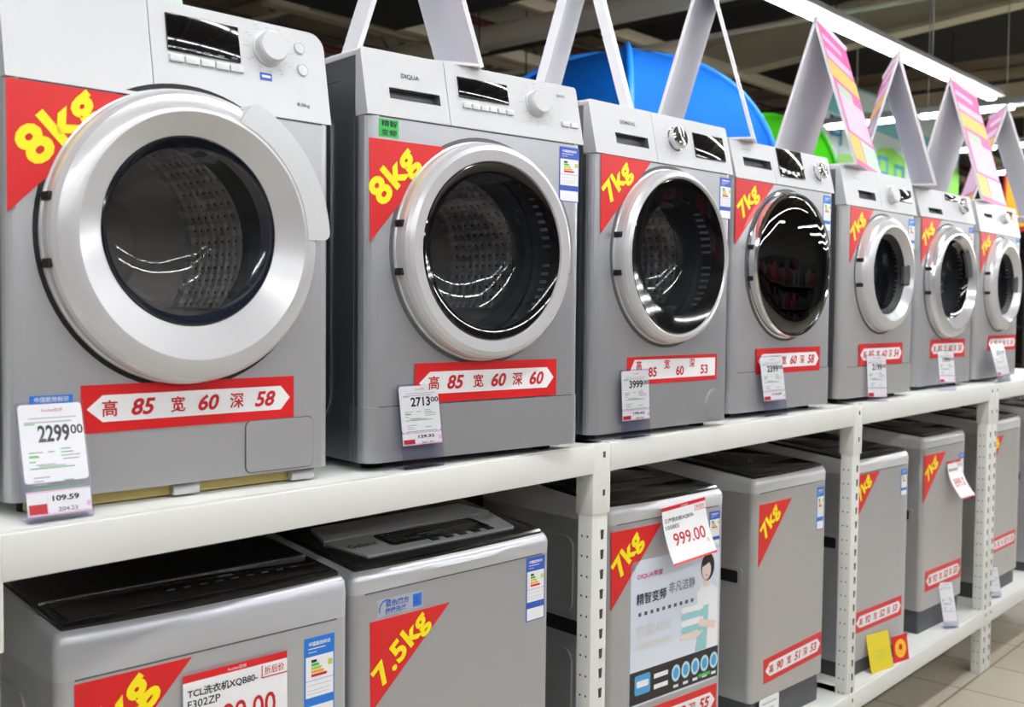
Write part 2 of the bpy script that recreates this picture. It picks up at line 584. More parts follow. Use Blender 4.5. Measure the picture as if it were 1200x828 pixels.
    if s.get('foam'):
        MB().box(-hw + .04, hw - .04, .03, .05, .004, zb + .004).build('packing_strip', foam, root)
        MB().rbox(-.02, .03, .012, .03, .004, zb + .008, .002).build('bracket', brushed, root)
        MB().rbox(.22, .27, .012, .03, .004, zb + .008, .002).build('bracket', brushed, root)
    # --- control fascia, leaning back a little
    back = .03
    a = math.atan2(back, HT - sh)
    M = Matrix.Translation((0, -.002, sh)) @ Matrix.Rotation(-a, 4, 'X')
    T = (HT - sh) / math.cos(a)
    SHR = Matrix.Identity(4)
    SHR[2][1] = math.tan(a)
    MS = M @ SHR                             # blocks keep level tops and undersides
    z_ = lambda z: (z - sh) * T / (HT - sh)
    sm = s['seamx']
    rr = s.get('rtop', .008)
    pan = MB(MS)
    pts = [(sm + .0008, .001), (hw - .001, .001)]
    pts += [(hw - .001 - rr + rr * math.cos(R(q)), T - rr + rr * math.sin(R(q))) for q in range(0, 91, 15)] + [(sm + .0008, T)]
    pan.prism(pts, 0, .040, 'xz')
    panel = pan.build('control_panel', pale, root, bevel=.003)
    # drawer block with a hand recess
    dr = MB(MS)
    x0, x1 = -hw + .001, sm - .0008
    pts = [(x1, T)] + [(x0 + rr - rr * math.sin(R(q)), T - rr + rr * math.cos(R(q))) for q in range(0, 91, 15)] + [(x0, .001), (x1, .001)]
    if s.get('rec'):
        ra, rb, rc_, rd = s['rec']
        rb, rd = z_(rb), z_(rd)
        # front face built round the recess
        for q in ([(x0, .001), (x1, .001), (x1, rb), (x0, rb)], [(x0, rb), (ra, rb), (ra, rd), (x0, rd)], [(rc_, rb), (x1, rb), (x1, rd), (rc_, rd)]):
            dr.flat(q, 0)
        top = [(x0, rd), (x1, rd)] + [pq for pq in pts if pq[1] > rd]
        dr.flat(top, 0)
        n = len(pts)
        dr.add([(a_, 0, b_) for a_, b_ in pts] + [(a_, .040, b_) for a_, b_ in pts], [(i, (i + 1) % n, (i + 1) % n + n, i + n) for i in range(n)] + [tuple(range(n, 2 * n))])
        dp = .022
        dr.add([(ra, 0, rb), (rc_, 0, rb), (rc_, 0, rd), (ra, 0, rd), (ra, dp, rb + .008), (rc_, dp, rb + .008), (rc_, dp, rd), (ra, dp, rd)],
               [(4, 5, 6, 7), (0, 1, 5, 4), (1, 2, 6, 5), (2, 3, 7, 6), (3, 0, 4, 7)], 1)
    else:
        dr.prism(pts, 0, .040, 'xz')
    drawer = dr.build('detergent_drawer', [pale, mat('recess_shade_grey', (120, 121, 124), 0.4, 0.3)], root)  # recess walls coloured darker grey for the shading inside
    for tx, lx, lz, lh, lw, m_ in s.get('logo', ()):
        MB(M).text(tx, lx, z_(lz), -.0008, h=lh, wd=lw, bold=.012).build('logo', m_, drawer if lx < sm else panel)
    # display
    d0, d1, d2, d3 = s['disp']
    MB(M).rbox(d0, d2, -.0035, .004, z_(d1), z_(d3), .002).build('display', s.get('dispm', black), panel)
    if s.get('icons'):
        ic = MB(M)
        for i in range(5):
            u = d0 + (d2 - d0) * (.1 + .19 * i)
            ic.box(u, u + .012, -.0042, -.0036, z_(d1) + .004, z_(d1) + .007)
        ic.build('display_marks', gry, panel)
    # buttons
    for bx, bz, bw, bh in s.get('btn', ()):
        MB(M).rbox(bx - bw / 2, bx + bw / 2, -.005, .002, z_(bz) - bh / 2, z_(bz) + bh / 2, .0018).build('button', pale, panel)
    for bx, bz, br in s.get('rbtn', ()):
        MB(M).lathe([(br, 0), (br, -.003), (br - .0015, -.004), (br - .003, -.003), (.0005, -.0035)], bx, z_(bz), 24).build('button', pale, panel)
    # programme knob
    kx, kz, kr = s['knob']
    kn = MB(M)
    kn.lathe([(kr + .003, .002), (kr + .003, -.003), (kr, -.004), (kr, -.020), (kr - .003, -.024), (.0005, -.024)], kx, z_(kz), 40)
    if s.get('knobm') is chrome:
        kn.rbox(kx - .006, kx + .006, -.030, -.02, z_(kz) - kr + .003, z_(kz) + kr - .003, .002)
    kn.build('knob', s.get('knobm', pale), panel)
    mk = MB(M)
    for i in range(12):
        q = 2 * PI * i / 12
        for sd in (.012, .020):
            u, v = kx + (kr + sd) * math.cos(q), z_(kz) + (kr + sd) * math.sin(q)
            if v < T - .006 and v > .006 and u < hw - .01 and u > d2 + .004 or (v < T - .006 and v > .006 and u < d0 - .004):
                mk.quad(u - .003, v - .0008, u + .004, v + .0008, -.0006)
    if mk.v:
        mk.build('dial_marks', lgry, panel)
    for f in s.get('extra', ()):
        f(root, panel, M, z_)
    # --- door
    dm = s.get('ringm', ringm)
    st = s.get('style', 'plain')
    g = s.get('dzg', 0.0)
    if st == 'cone':
        pr = [(RR + .003, 0), (RR + .003, -.004), (RR, -.006), (RR, -p * .45), (RR - .003, -p * .62), (RR - .010, -p * .80), (RR - .022, -p * .93), (RR - .036, -p), (RR - .040, -p), (Rg + .004, -p * .48, g), (Rg, -p * .44, g)]
        yg = -p * .44
    elif st == 'flat':
        pr = [(RR + .003, 0), (RR + .003, -.004), (RR, -.006), (RR, -p * .5), (RR - .003, -p * .72), (RR - .009, -p * .9), (RR - .018, -p), (Rg + .002, -p + .002, g), (Rg, -p + .006, g)]
        yg = -p + .006
    else:
        pr = [(RR + .003, 0), (RR + .003, -.004), (RR, -.006), (RR, -p + .008), (RR - .004, -p), (RR - .010, -p), (Rg, -p + .004)]
        yg = -p + .004
    cg = cz + g
    d = MB().lathe(pr, 0, cz, 96)
    door = d.build('door', dm, root, ang=16)
    # flat dark ring painted as the shade in the gap behind the door
    MB().lathe([(RR + .012, -.0008), (RR + .004, -.0008), (RR + .004, .0), (RR + .012, .0)], 0, cz, 72, loop=True).build('door_gap_shade', s.get('gapm', seam), root)
    if st == 'dome':
        MB().lathe([(Rg, yg), (Rg * .96, yg - .006), (Rg * .8, yg - .012), (Rg * .5, yg - .017), (Rg * .2, yg - .019), (.0005, yg - .0195)], 0, cg, 96).build('door_glass', bowl_k, door)
        MB().lathe([(Rg, yg + .004), (Rb, yg + .02), (Rb - .02, .02), (Rb - .05, .08), (Rb - .10, .1), (.0005, .102)], 0, cg, 72).build('glass_bowl', bowl_d, door)
    else:
        MB().lathe([(Rg, yg), (Rg - .003, yg - .002), ((Rg + Rb) / 2, yg + s.get('rimd', .004)), (Rb, yg + s.get('rimd', .004) * 2)], 0, cg, 96).build('door_rim', s.get('rimm', navy), door)
        y1 = yg + s.get('rimd', .004) * 2
        MB().lathe([(Rb, y1), (Rb - .004, y1 + .02), (Rb - .012, y1 + .07), (Rb - .03, y1 + .105), (Rb - .055, y1 + .12), (Rb * .3, y1 + .127), (.0005, y1 + .128)], 0, cg, 72).build('door_glass', s.get('glassm', bowl_d), door)
    if s.get('handle') == 'flange':
        h = MB()
        r0, r1_ = RR - .034, RR + .014
        pl = []
        for r_, q in [(r1_ - .014 * (1 - math.sin(R(t_))), 1.5 + 3.0 * (1 - math.cos(R(t_)))) for t_ in (0, 30, 60, 90)]:
            pl.append((r_, q))
        pl += [(r1_, q) for q in range(6, 62, 3)]
        pl += [(r1_ - .014 * (1 - math.cos(R(t_))), 62 + 6 * math.sin(R(t_))) for t_ in (15, 45, 75, 90)]
        pl += [(r0, 70)] + [(r0, q) for q in range(66, 0, -3)] + [(r0, 1.5)]
        h.prism([(r_ * math.cos(R(q)), cz + r_ * math.sin(R(q))) for r_, q in pl], -p * 1.02, -p * .35, 'xz')
        h.build('door_handle', pale, door, bevel=.004)
    elif s.get('handle') == 'slit':
        h = MB()
        h.lathe([(RR - .004, -p + .012), (RR + .016, -.004), (RR + .013, -.016), (RR - .003, -p + .004)], 0, cz, 20, a0=R(-10), a1=R(32), loop=True)
        h.build('door_handle', dm, door)
    elif s.get('handle') == 'inner':
        h = MB()
        q0, q1 = s['hq']
        h.lathe([(Rg - .020, -p * .40), (Rg - .020, -p * .62), (Rg + .004, -p * .80), (Rg + .010, -p * .80), (Rg + .006, -p * .40)], 0, cg, 14, a0=R(q0), a1=R(q1), loop=True)
        h.build('door_handle', skirt_m, door)
    else:
        h = MB()
        h.lathe([(RR - .003, -p + .016), (RR + .008, -.004), (RR + .006, -.012), (RR - .002, -p + .006)], 0, cz, 14, a0=R(-14), a1=R(14), loop=True)
        h.build('door_handle', dm, door)
    for q in (168, 192):
        hg = MB()
        hg.rbox(-.004, .004, -p * .55, -.002, -.007, .007, .0015, M=Matrix.Translation(((RR + .001) * math.cos(R(q)), 0, cz + (RR + .001) * math.sin(R(q)))))
        hg.build('hinge', foot_m, door)
    # --- seal and drum
    MB().lathe([(Rh, .0), (Rh, .03), (Rh - .012, .05), (Rh - .02, .045), (.172, .075), (.165, .095)], 0, cz, 64).build('door_seal', rubber, root)
    MB().lathe([(.165, .095), (.178, .10), (.232, .125), (.236, .14), (.236, .40), (.225, .42), (.222, .421)], 0, cz, 72).lathe([(.222, .421), (.12, .43), (.10, .41), (.05, .405), (.0005, .405)], 0, cz, 72, 1).build('drum', [drum_m, drum_b], root)
    lf = MB()
    for q in (80, 200, 320):
        Mq = Matrix.Translation((0, 0, cz)) @ Matrix.Rotation(-R(q), 4, 'Y')
        lf.prism([(.238, -.035), (.205, -.014), (.196, 0), (.205, .014), (.238, .035)], .14, .39, 'xz', M=Mq)
    lf.build('drum_paddle', brushed, root)
    # --- stickers
    weight_sticker(root, s['wt'], s['load'], th=s.get('wth', .056), shift=s.get('wts', (0, 0)), sx=s.get('wsx', 1.14))
    if s.get('dims'):
        dimension_sticker(root, *s['dims'], y=-.003 if s['kick'] else 0, torn=s.get('torn', False))
    if s.get('en'):
        energy_label(root, *s['en'], hdr=dblue if s.get('en_deep') else blue)
    return root


def filt_square(x0, z0, x1, z1):
    def f(root, panel, M, z_):
        c = MB().prism(rrect(x0, z0, x1, z1, .012), -.0014, 0, 'xz', 1)
        c.prism(rrect(x0 + .0016, z0 + .0016, x1 - .0016, z1 - .0016, .011), -.003, 0, 'xz', 0)
        c.build('filter_cover', [silver, seam], root)
    return f


def filt_round(cx, cz, r):
    def f(root, panel, M, z_):
        MB().lathe([(r + .002, 0), (r + .002, -.002), (r, -.002), (r - .001, -.001), (r - .002, -.003), (.0005, -.004)], cx, cz, 40).build('filter_cover', silver_b, root)
    return f


def small_label(name, x0, z0, x1, z1, m, txt=None, tm=None, on_panel=False):
    def f(root, panel, M, z_):
        if on_panel:
            b = MB(M)
            b.prism([(x0, z_(z0)), (x1, z_(z0)), (x1, z_(z1)), (x0, z_(z1))], -.0012, 0, 'xz')
            b.quad(x0 + .003, z_((z0 * 2 + z1) / 3), x1 - .003, z_((z0 + z1 * 2) / 3), -.0016, 1)
        else:
            b = MB().prism([(x0, z0), (x1, z0), (x1, z1), (x0, z1)], -.0012, 0, 'xz')
            if txt:
                n = len(txt)
                for i, tx in enumerate(txt):
                    b.text(tx, (x0 + x1) / 2, z1 - (z1 - z0) * (i + .5) / n, -.0016, h=(z1 - z0) * .7 / n, wd=(x1 - x0) * .8, mi=1, bold=.015)
        b.build(name, [m, tm or white], root if not on_panel else panel)
    return f


washers = [
    dict(label='largest nearest silver front loader with 2299 tag, wide satin door ring, 8kg sticker',
         pos=(0.703, 0.080, R(-3.26)), sh=.676, seamx=-.058, rtop=.03, cz=.448, R=.247, Rg=.161, Rb=.143, p=.050, dzg=.010, style='cone', handle='flange',
         rimd=.010, glassm=bowl_g, foam=True, zb=.026, ringm=ringm, gapm=blackm,
         disp=(-.028, .764, .112, .829), icons=True, btn=[(-.013 + .0288 * i, .752, .026, .013) for i in range(5)],
         rbtn=[(.241, .815, .012), (.244, .774, .012)], knob=(.172, .800, .029),
         logo=[('8.0kg', .238, .706, .009, .028, gry)],
         wt=[(-.296, .674), (-.088, .674), (-.296, .472)], load='8kg', wth=.070, wsx=1.2, wts=(.014, -.004),
         dims=(-.186, .125, .215, .203, '85', '60', '58'),
         extra=[filt_square(.112, .030, .258, .126), small_label('energy_label', -.266, .115, -.199, .19, blue, ['中国能效标识', '———', '', '', '', ''], white),
                small_label('badge', .150, .742, .174, .755, dblue, on_panel=True)]),
    dict(label='silver front loader with 2713 price tag, black glossy door rim and green badge',
         pos=(1.392, 0.051, R(-7.82)), sh=.713, seamx=-.091, cz=.453, R=.232, Rg=.190, Rb=.166, p=.046, style='flat', handle='slit', rc=.03, kick=.131,
         rimm=black, rimd=.003, glassm=bowl_d, body=silver_b,
         rec=(-.239, .752, -.112, .775), disp=(-.060, .779, .079, .824), btn=[(-.042 + .024 * i, .762, .021, .012) for i in range(6)] + [(.245, .756, .022, .012), (.273, .756, .022, .012)],
         knob=(.161, .792, .028), logo=[('DIQUA', -.183, .802, .0115, .045, blk), ('SANYO', .243, .822, .007, .026, blk)],
         wt=[(-.293, .667), (-.108, .667), (-.290, .462)], load='8kg', wth=.066, wts=(.000, -.010),
         dims=(-.180, .134, .217, .217, '85', '60', '60'), en=(.222, .704, .062, .125), en_deep=True,
         extra=[small_label('badge', -.270, .672, -.223, .708, green, ['精智', '变频'], blk)]),
    dict(label='silver front loader with 3999 price tag, chrome dial and torn red size sticker',
         pos=(2.099, 0.021, R(-3.68)), sh=.715, seamx=-.050, cz=.471, R=.228, Rg=.204, Rb=.153, p=.046, style='flat', rc=.03,
         rimm=black, rimd=.004, glassm=bowl_d, body=silver_b, knobm=chrome,
         rec=(-.212, .748, -.080, .776), disp=(.125, .748, .268, .817), knob=(.039, .787, .030), logo=[('SIEMENS', -.157, .806, .0105, .062, gry)],
         wt=[(-.279, .714), (-.079, .714), (-.277, .518)], load='7kg', wth=.060, wts=(.001, -.005),
         dims=(-.165, .137, .234, .209, '85', '60', '53'), torn=True, en=(.234, .704, .055, .115), en_deep=True, extra=[filt_round(.226, .068, .042)]),
    dict(label='silver front loader with fully black mirrored round door and thin chrome rim',
         pos=(2.840, 0.057, R(-3.56)), sh=.728, seamx=-.070, cz=.476, R=.230, Rg=.218, Rb=.165, p=.034, style='dome', rc=.026, kick=.141, ringm=chrome, knobm=chrome,
         rec=(-.240, .770, -.083, .798), disp=(-.038, .756, .114, .848), btn=[(-.02 + .03 * i, .772, .018, .012) for i in range(4)], knob=(.210, .792, .027), logo=[('▬', -.215, .822, .004, .05, lgry)],
         wt=[(-.299, .726), (-.083, .726), (-.297, .528)], load='7kg', wth=.060, wts=(.001, -.005),
         dims=(-.172, .133, .220, .213, '85', '60', '58'), en=(.225, .717, .050, .118)),
    dict(label='silver front loader with broad plain grey door ring, fifth from left on upper shelf',
         pos=(3.604, 0.053, R(-2.34)), sh=.706, seamx=-.01, cz=.470, R=.213, Rg=.150, Rb=.132, p=.050, style='cone', handle='inner', hq=(-14, 14), rc=.035, kick=.130,
         rimm=blackm, rimd=.01, glassm=bowl_d, body=silver_w,
         rec=(-.187, .738, -.052, .768), disp=(.133, .752, .268, .802), knob=(.085, .772, .034), logo=[('▲▬', -.18, .81, .008, .05, lgry)],
         wt=[(-.264, .702), (-.083, .702), (-.263, .502)], load='7kg', wth=.060, wts=(.001, -.005),
         dims=(-.176, .133, .190, .212, '85', '60', '54'), en=(.224, .690, .060, .115)),
    dict(label='silver front loader with bright polished door ring, second from the right on the upper shelf',
         pos=(4.418, 0.097, R(-2.52)), sh=.725, seamx=-.03, cz=.460, R=.240, Rg=.170, Rb=.150, p=.050, dzg=.012, handle='inner', hq=(4, 46), style='cone', rc=.03, ringm=mat('polished_ring', (214, 215, 218), 0.16, 0.55),
         rimm=black, rimd=.008, glassm=bowl_d, knobm=chrome,
         rec=(-.203, .746, -.062, .769), disp=(.0, .815, .12, .842), knob=(.172, .80, .033), logo=[('▬', -.16, .83, .004, .04, lgry)],
         wt=[(-.282, .722), (-.082, .722), (-.280, .525)], load='7kg', wth=.060, wts=(.001, -.005),
         dims=(-.165, .133, .212, .212, '85', '60', '50'), en=(.225, .710, .055, .115), en_deep=True),
    dict(label='farthest silver front loader with brown-red display window, at the right end of the upper shelf',
         pos=(5.131, 0.088, R(-0.41)), sh=.705, seamx=-.03, cz=.467, R=.220, Rg=.147, Rb=.130, p=.048, handle='inner', hq=(-14, 14), style='cone', rc=.03, body=silver_w,
         rimm=blackm, rimd=.01, glassm=bowl_d, dispm=mat('amber_display', (120, 58, 36), 0.15),
         rec=(-.203, .778, -.090, .796), disp=(.140, .789, .284, .831), knob=(.076, .786, .025),
         wt=[(-.286, .702), (-.064, .702), (-.280, .512)], load='7kg', wth=.060, wts=(.0, 0),
         dims=(-.148, .147, .268, .219, '85', '60', '50'), en=(.235, .705, .050, .115)),
]


# ------------------------------------------------------------------ top loading washers
def oline(hw, d, r, ins=0.0, bow=0.0, n=6):
    """rounded rectangle seen from above, front at y=0; bow pushes the front middle forward"""
    pts = []
    r = max(.004, r - ins)
    x0, x1, y0, y1 = -hw + ins, hw - ins, ins, d - ins
    for cx, cy, a in ((x1 - r, y1 - r, 0), (x0 + r, y1 - r, 90), (x0 + r, y0 + r, 180), (x1 - r, y0 + r, 270)):
        for i in range(n + 1):
            t = R(a + 90 * i / n)
            pts.append([cx + r * math.cos(t), cy + r * math.sin(t)])
    k = 3 * (n + 1)
    front = [[x0 + r + (x1 - x0 - 2 * r) * i / 8, y0 - bow * (1 - (2 * i / 8 - 1) ** 2)] for i in range(1, 8)]
    return pts[:k] + front + pts[k:]


def loft(mb, rings, mi=0, cap=True):
    n = len(rings[0])
    vs = [p for rg in rings for p in rg]
    fs = []
    for j in range(len(rings) - 1):
        for i in range(n):
            fs.append((j * n + i, j * n + (i + 1) % n, (j + 1) * n + (i + 1) % n, (j + 1) * n + i))
    if cap:
        fs.append(tuple(range(n)))
        fs.append(tuple(range((len(rings) - 1) * n, len(rings) * n)))
    mb.add(vs, fs, mi)


LOW = SH - 1.035


def top_washer(spec):
    s = dict(W=.5, D=.52, H=.84, zs=.79, rc=.020, slope=.09, body=silver, bow=.006, skirt=.085, style='strip')
    s.update(spec)
    hw, d, H, zs = s['W'] / 2, s['D'], s['H'], s['zs']
    x, y, yw = s['pos']
    root = thing('washing_machine', s['label'], 'washing machine', (x, y, LOW), yw, 'top loading washers on the lower shelf')
    b = MB()
    loft(b, [[(p[0], p[1], z) for p in oline(hw, d, s['rc'])] for z in (s['skirt'], zs)])
    for sg in (-1, 1):
        b.prism(rrect(.13, s['skirt'] + .03, d - .06, .44, .03), sg * hw, sg * (hw + .004), 'yz')
        b.prism(rrect(.13, .54, d - .06, zs - .05, .03), sg * hw, sg * (hw + .004), 'yz')
        b.prism(rrect(.04, .475, .25, .535, .008), sg * hw, sg * (hw + .004), 'yz')
        b.prism(rrect(.055, .485, .235, .525, .006), sg * hw, sg * (hw + .0046), 'yz', 1)
    b.box(-hw + .03, hw - .03, -.0007, .01, zs - .0022, zs + .0005, 2)
    b.build('cabinet', [s['body'], blackm, seam], root)
    k = MB()
    loft(k, [[(p[0], p[1], z) for p in oline(hw, d, s['rc'], .012)] for z in (0.0, s['skirt'])])
    k.build('base_skirt', skirt_m, root)
    # rounded top frame, higher towards the back
    t = MB()
    sl = s['slope']
    rings = []
    for ins, z in ((0, zs), (-.001, zs + (H - zs) * .55), (.002, H - .010), (.008, H - .002), (.018, H + .001)):
        bw = s['bow'] * (0 if z == zs else 1)
        rings.append([(p[0], p[1], z + (max(0, p[1]) * sl if z > zs else 0)) for p in oline(hw, d, s['rc'], ins, bw)])
    loft(t, rings)
    t.build('top_frame', [s.get('top', pale)], root)
    S = lambda yy: H + .001 + sl * yy
    Mt = Matrix.Translation((0, 0, H + .001)) @ Matrix.Rotation(math.atan(sl), 4, 'X')     # plane of the top: (x, y, up)
    lid = MB()
    loft(lid, [[(p[0], p[1], S(p[1]) + h_) for p in oline(hw, d, s['rc'], ins, s['bow'])] for ins, h_ in ((.014, -.001), (.014, .004), (.018, .008), (.03, .009))])
    lid.build('lid', lid_m, root)
    if s['style'] == 'strip':
        # smoked control strip along the front with a thin silver trim behind it
        c = MB(Mt)
        c.rbox(-hw + .03, hw - .03, .026, .12, .006, .0105, .001)
        c = c.build('control_panel', black, root)
        MB(Mt).box(-hw + .02, hw - .02, .124, .127, .006, .011).build('trim_strip', brushed, c)
        ic = MB(Mt)
        for i in range(9):
            ic.box(-.06 + i * .032, -.046 + i * .032, .07, .076, .0105, .0109)
        ic.box(.05, .08, .088, .098, .0105, .0109)
        ic.build('control_marks', mat('faint_ink', (70, 72, 78), .5), c)
    elif s['style'] == 'deck':
        c = MB(Mt)
        tr = [(-hw + .075, .05), (hw - .075, .05), (hw - .045, .16), (-hw + .045, .16)]
        c.prism(tr, .007, .013, 'xy')
        c.prism([(-hw + .046, .164), (hw - .046, .164), (hw - .07, .25), (-hw + .07, .25)], .007, .016, 'xy')
        c = c.build('control_panel', mat('deck_grey', (186, 188, 192), .35, .3), root, bevel=.003)
        MB(Mt).prism(rrect(-.13, .075, .165, .15, .012), .012, .0142, 'xy').build('display', black, c)
        for i in range(5):
            MB(Mt).rbox(-.03 + i * .042, -.008 + i * .042,   .060, .078, .012, .0152, .001).build('button', blackm, c)
        ic = MB(Mt)
        for i in range(16):
            for j in range(4):
                if random.random() < .8:
                    ic.box(-.115 + i * .0165, -.105 + i * .017, .094 + j * .014, .098 + j * .014, .0141, .0145)
        ic.build('control_marks', mat('dim_ink', (90, 92, 98), .5), c)
        Mx = Mt @ Matrix.Translation((-.185, .11, .0133)) @ Matrix.Rotation(-PI / 2, 4, 'X')
        MB(Mx).text('Galanz', 0, 0, 0, wd=.075, bold=.02).build('logo', blk, c)
    else:
        MB(Mt).rbox(-hw + .035, hw - .035, .03, .11, .006, .0105, .001).build('control_panel', black, root)
        MB(Mt).rbox(-hw + .07, hw - .07, .17, .4, .006, .012, .003).build('lid_window', black, root)
    if s.get('wt'):
        weight_sticker(root, s['wt'], s['load'], th=s.get('wth', .06), shift=s.get('wts', (0, 0)))
    if s.get('dims'):
        dimension_sticker(root, *s['dims'], tilt=s.get('dt', 0))
    if s.get('en'):
        energy_label(root, *s['en'], hdr=dblue if s.get('en_deep') else blue)
    for f in s.get('extra', ()):
        f(root, None, None, None)
    return root


def poster(x0, z0, x1, z1, zb):
    """appliance advertisement: pale blue picture above a black band of round icons"""
    def f(root, panel, M, z_):
        y = -.0014
        p = MB().prism(rrect(x0, z0, x1, z1, .018), -.0012, 0, 'xz', 0)
        p.flat([(x0 + .001, zb), (x1 - .001, zb), (x1 - .001, zb + .10), (x1 - .1, zb + .07), (x0 + .12, zb + .045), (x0 + .001, zb + .06)], y, 4)
        p.quad(x0, z0 + .006, x1, zb, y, 1)
        # woman holding folded towels
        bx = x1 - .06
        hz = z1 - .072
        E = lambda cx, cz, a, b, n=22: [(cx + a * math.cos(2 * PI * i / n), cz + b * math.sin(2 * PI * i / n)) for i in range(n)]
        p.flat([(bx - .055, zb + .002), (x1 - .006, zb + .002), (x1 - .008, hz - .06), (bx + .012, hz - .035), (bx - .012, hz - .035), (bx - .042, hz - .06), (bx - .036, hz - .14)], y - .0002, 3)
        p.flat([(bx - .05, zb + .002), (bx + .005, zb + .002), (bx + .012, hz - .10), (bx - .022, hz - .10)], y - .0004, 5)
        p.flat([(bx - .008, hz - .02), (bx + .010, hz - .02), (bx + .013, hz - .045), (bx - .014, hz - .045)], y - .0004, 6)
        p.flat(E(bx + .005, hz + .010, .031, .040), y - .0005, 2)
        p.flat(E(bx - .001, hz + .002, .021, .029), y - .0006, 6)
        p.flat([(bx - .02, hz + .012), (bx - .012, hz + .035), (bx + .02, hz + .034), (bx + .022, hz + .006), (bx + .012, hz + .022)], y - .0008, 2)
        p.flat([(bx - .006, hz - .012), (bx + .006, hz - .012), (bx + .0, hz - .016)], y - .0008, 7)
        tx, tz = bx - .062, hz - .135
        for i, c in enumerate((5, 3, 5, 3)):
            p.flat(rrect(tx - .05, tz - .03 + i * .019, tx + .05, tz - .013 + i * .019, .007, 3), y - .0008 - i * .0001, c)
        p.flat([(bx - .034, hz - .155), (x1 - .02, hz - .175), (x1 - .014, hz - .155), (bx - .03, hz - .135)], y - .0014, 6)
        p.flat([(tx - .06, tz - .045), (tx + .03, tz - .05), (tx + .05, tz - .035), (tx - .05, tz - .032)], y - .0013, 6)
        # band of icons
        for i in range(5):
            cx, cz = x0 + .195 + i * .043, zb - .04
            p.flat(E(cx, cz, .019, .024), y - .0004, 8)
            p.flat(E(cx, cz, .012, .016), y - .0006, 9)
            p.quad(cx - .011, cz - .041, cx + .011, cz - .033, y - .0004, 3)
        p.flat(rrect(x0 + .02, z0 + .03, x0 + .085, z0 + .085, .008), y - .0004, 9)
        p.flat(rrect(x0 + .028, z0 + .05, x0 + .077, z0 + .068, .003), y - .0006, 3)
        for k in (0, 1):
            p.quad(x0 + .10, zb - .035 - k * .03, x0 + .16, zb - .022 - k * .03, y - .0004, 3)
        p.quad(x1 - .09, z0 + .018, x1 - .035, z0 + .028, y - .0004, 10)
        MT = [sky_p, mat('print_black', (44, 40, 42), .4), blk, white, mat('print_pale_blue', (222, 230, 240), .45), mat('print_pale_turquoise', (150, 205, 206), .45), skin, magenta, mat('print_icy', (190, 228, 240), .4), mat('print_azure', (80, 165, 220), .4), green, magenta, blk, gry, cream]
        t = p
        t.text('DIQUA帝度', x0 + .078, z1 - .043, y - .001, h=.017, wd=.105, mi=11, bold=.01)
        t.text('精智变频', x0 + .085, z1 - .105, y - .001, h=.032, wd=.125, mi=12, bold=.012)
        t.text('非凡洁静', x0 + .215, z1 - .095, y - .001, h=.03, wd=.115, mi=13)
        for i in range(10):
            t.quad(x0 + .03 + i * .025, z1 - .152, x0 + .042 + i * .025, z1 - .142, y - .001, 13)
        t.text('节能40%', x0 + .095, z1 - .195, y - .001, h=.034, wd=.15, mi=14, bold=.006)
        t.quad(x0 + .03, z1 - .24, x0 + .17, z1 - .228, y - .001, 14)
        p.build('advert_poster', MT, root)
    return f


def hang_card(label, washer, xc, zt, wd, h, l1, l2, price, curl=.03, tilt=0.0, lift=0.004, rows=(.25, .37, .60)):
    """paper offer card hung on the front of a washer; curls away at the bottom"""
    root = thing('price_card', label, 'price card', (0, 0, 0), 0, 'hanging paper offer cards')
    root.matrix_world = washer.matrix_basis @ Matrix.Translation((xc, -lift, zt)) @ Matrix.Rotation(tilt, 4, 'Y')

    def bend(z):
        k = max(0, min(1, -z / h))
        return -curl * k * k

    def warp(mb):
        mb.v = [(p[0], p[1] + bend(p[2]), p[2]) for p in mb.v]
        return mb
    c = MB()
    n = 30
    for i in range(n):
        z0, z1 = -h * i / n, -h * (i + 1) / n
        mi = 1 if i < 2 or i == n - 1 else 0
        c.box(-wd / 2, wd / 2, -.0005, 0, z1, z0, mi)
    t = c
    y = -.0009
    t.text('Auchan欧尚', 0, -h * .036, y, h=h * .035, mi=0)
    t.text('折后价', wd * .37, -h * .135, y, h=h * .075, wd=wd * .2, mi=2, bold=.012)
    t.quad(wd * .24, -h * .20, wd * .5, -h * .19, y, 2)
    t.quad(wd * .24, -h * .20, wd * .25, -h * .08, y, 2)
    t.text(l1, -wd * .13, -h * rows[0], y, h=h * .085, wd=wd * .66, mi=3, bold=.022)
    t.text(l2, -wd * .31, -h * rows[1], y, h=h * .07, wd=wd * .30, mi=3, bold=.012)
    t.text(price, wd * .02, -h * rows[2], y, h=h * .22, wd=wd * .72, mi=2, bold=.012)
    t.text('元', wd * .40, -h * .76, y, h=h * .07, mi=2)
    warp(c).build('card', [white, red, redtxt, blk], root)
    return root


# ================================================================== the setting
def plane(name, x0, x1, y0, y1, z, t, m):
    return struct(MB().box(x0, x1, y0, y1, z - t, z).build(name, m))


plane('floor', -6, 32, -9, 14, 0.0, .1, tile_m)
ceil_m = mat('dark_roof_sheet', (160, 146, 128), 0.8, var=0.15, bump=(.3, 3))
struct(MB().box(-6, 32, -9, 14, 6.4, 6.5).build('ceiling', ceil_m))
wall_m = mat('store_wall_grey', (176, 176, 172), 0.8, var=.03)
struct(MB().box(-6, 32, 14, 14.15, 0, 6.4).build('wall_back', wall_m))
struct(MB().box(32, 32.15, -9, 14.15, 0, 6.4).build('wall_right', wall_m))


struct(MB().box(-6, 32, -9.15, -9, 0, 6.4).build('wall_front', mat('front_wall_grey', (120, 118, 116), .8, var=.05)))
struct(MB().box(-6.15, -6, -9.15, 14.15, 0, 6.4).build('wall_left', wall_m))


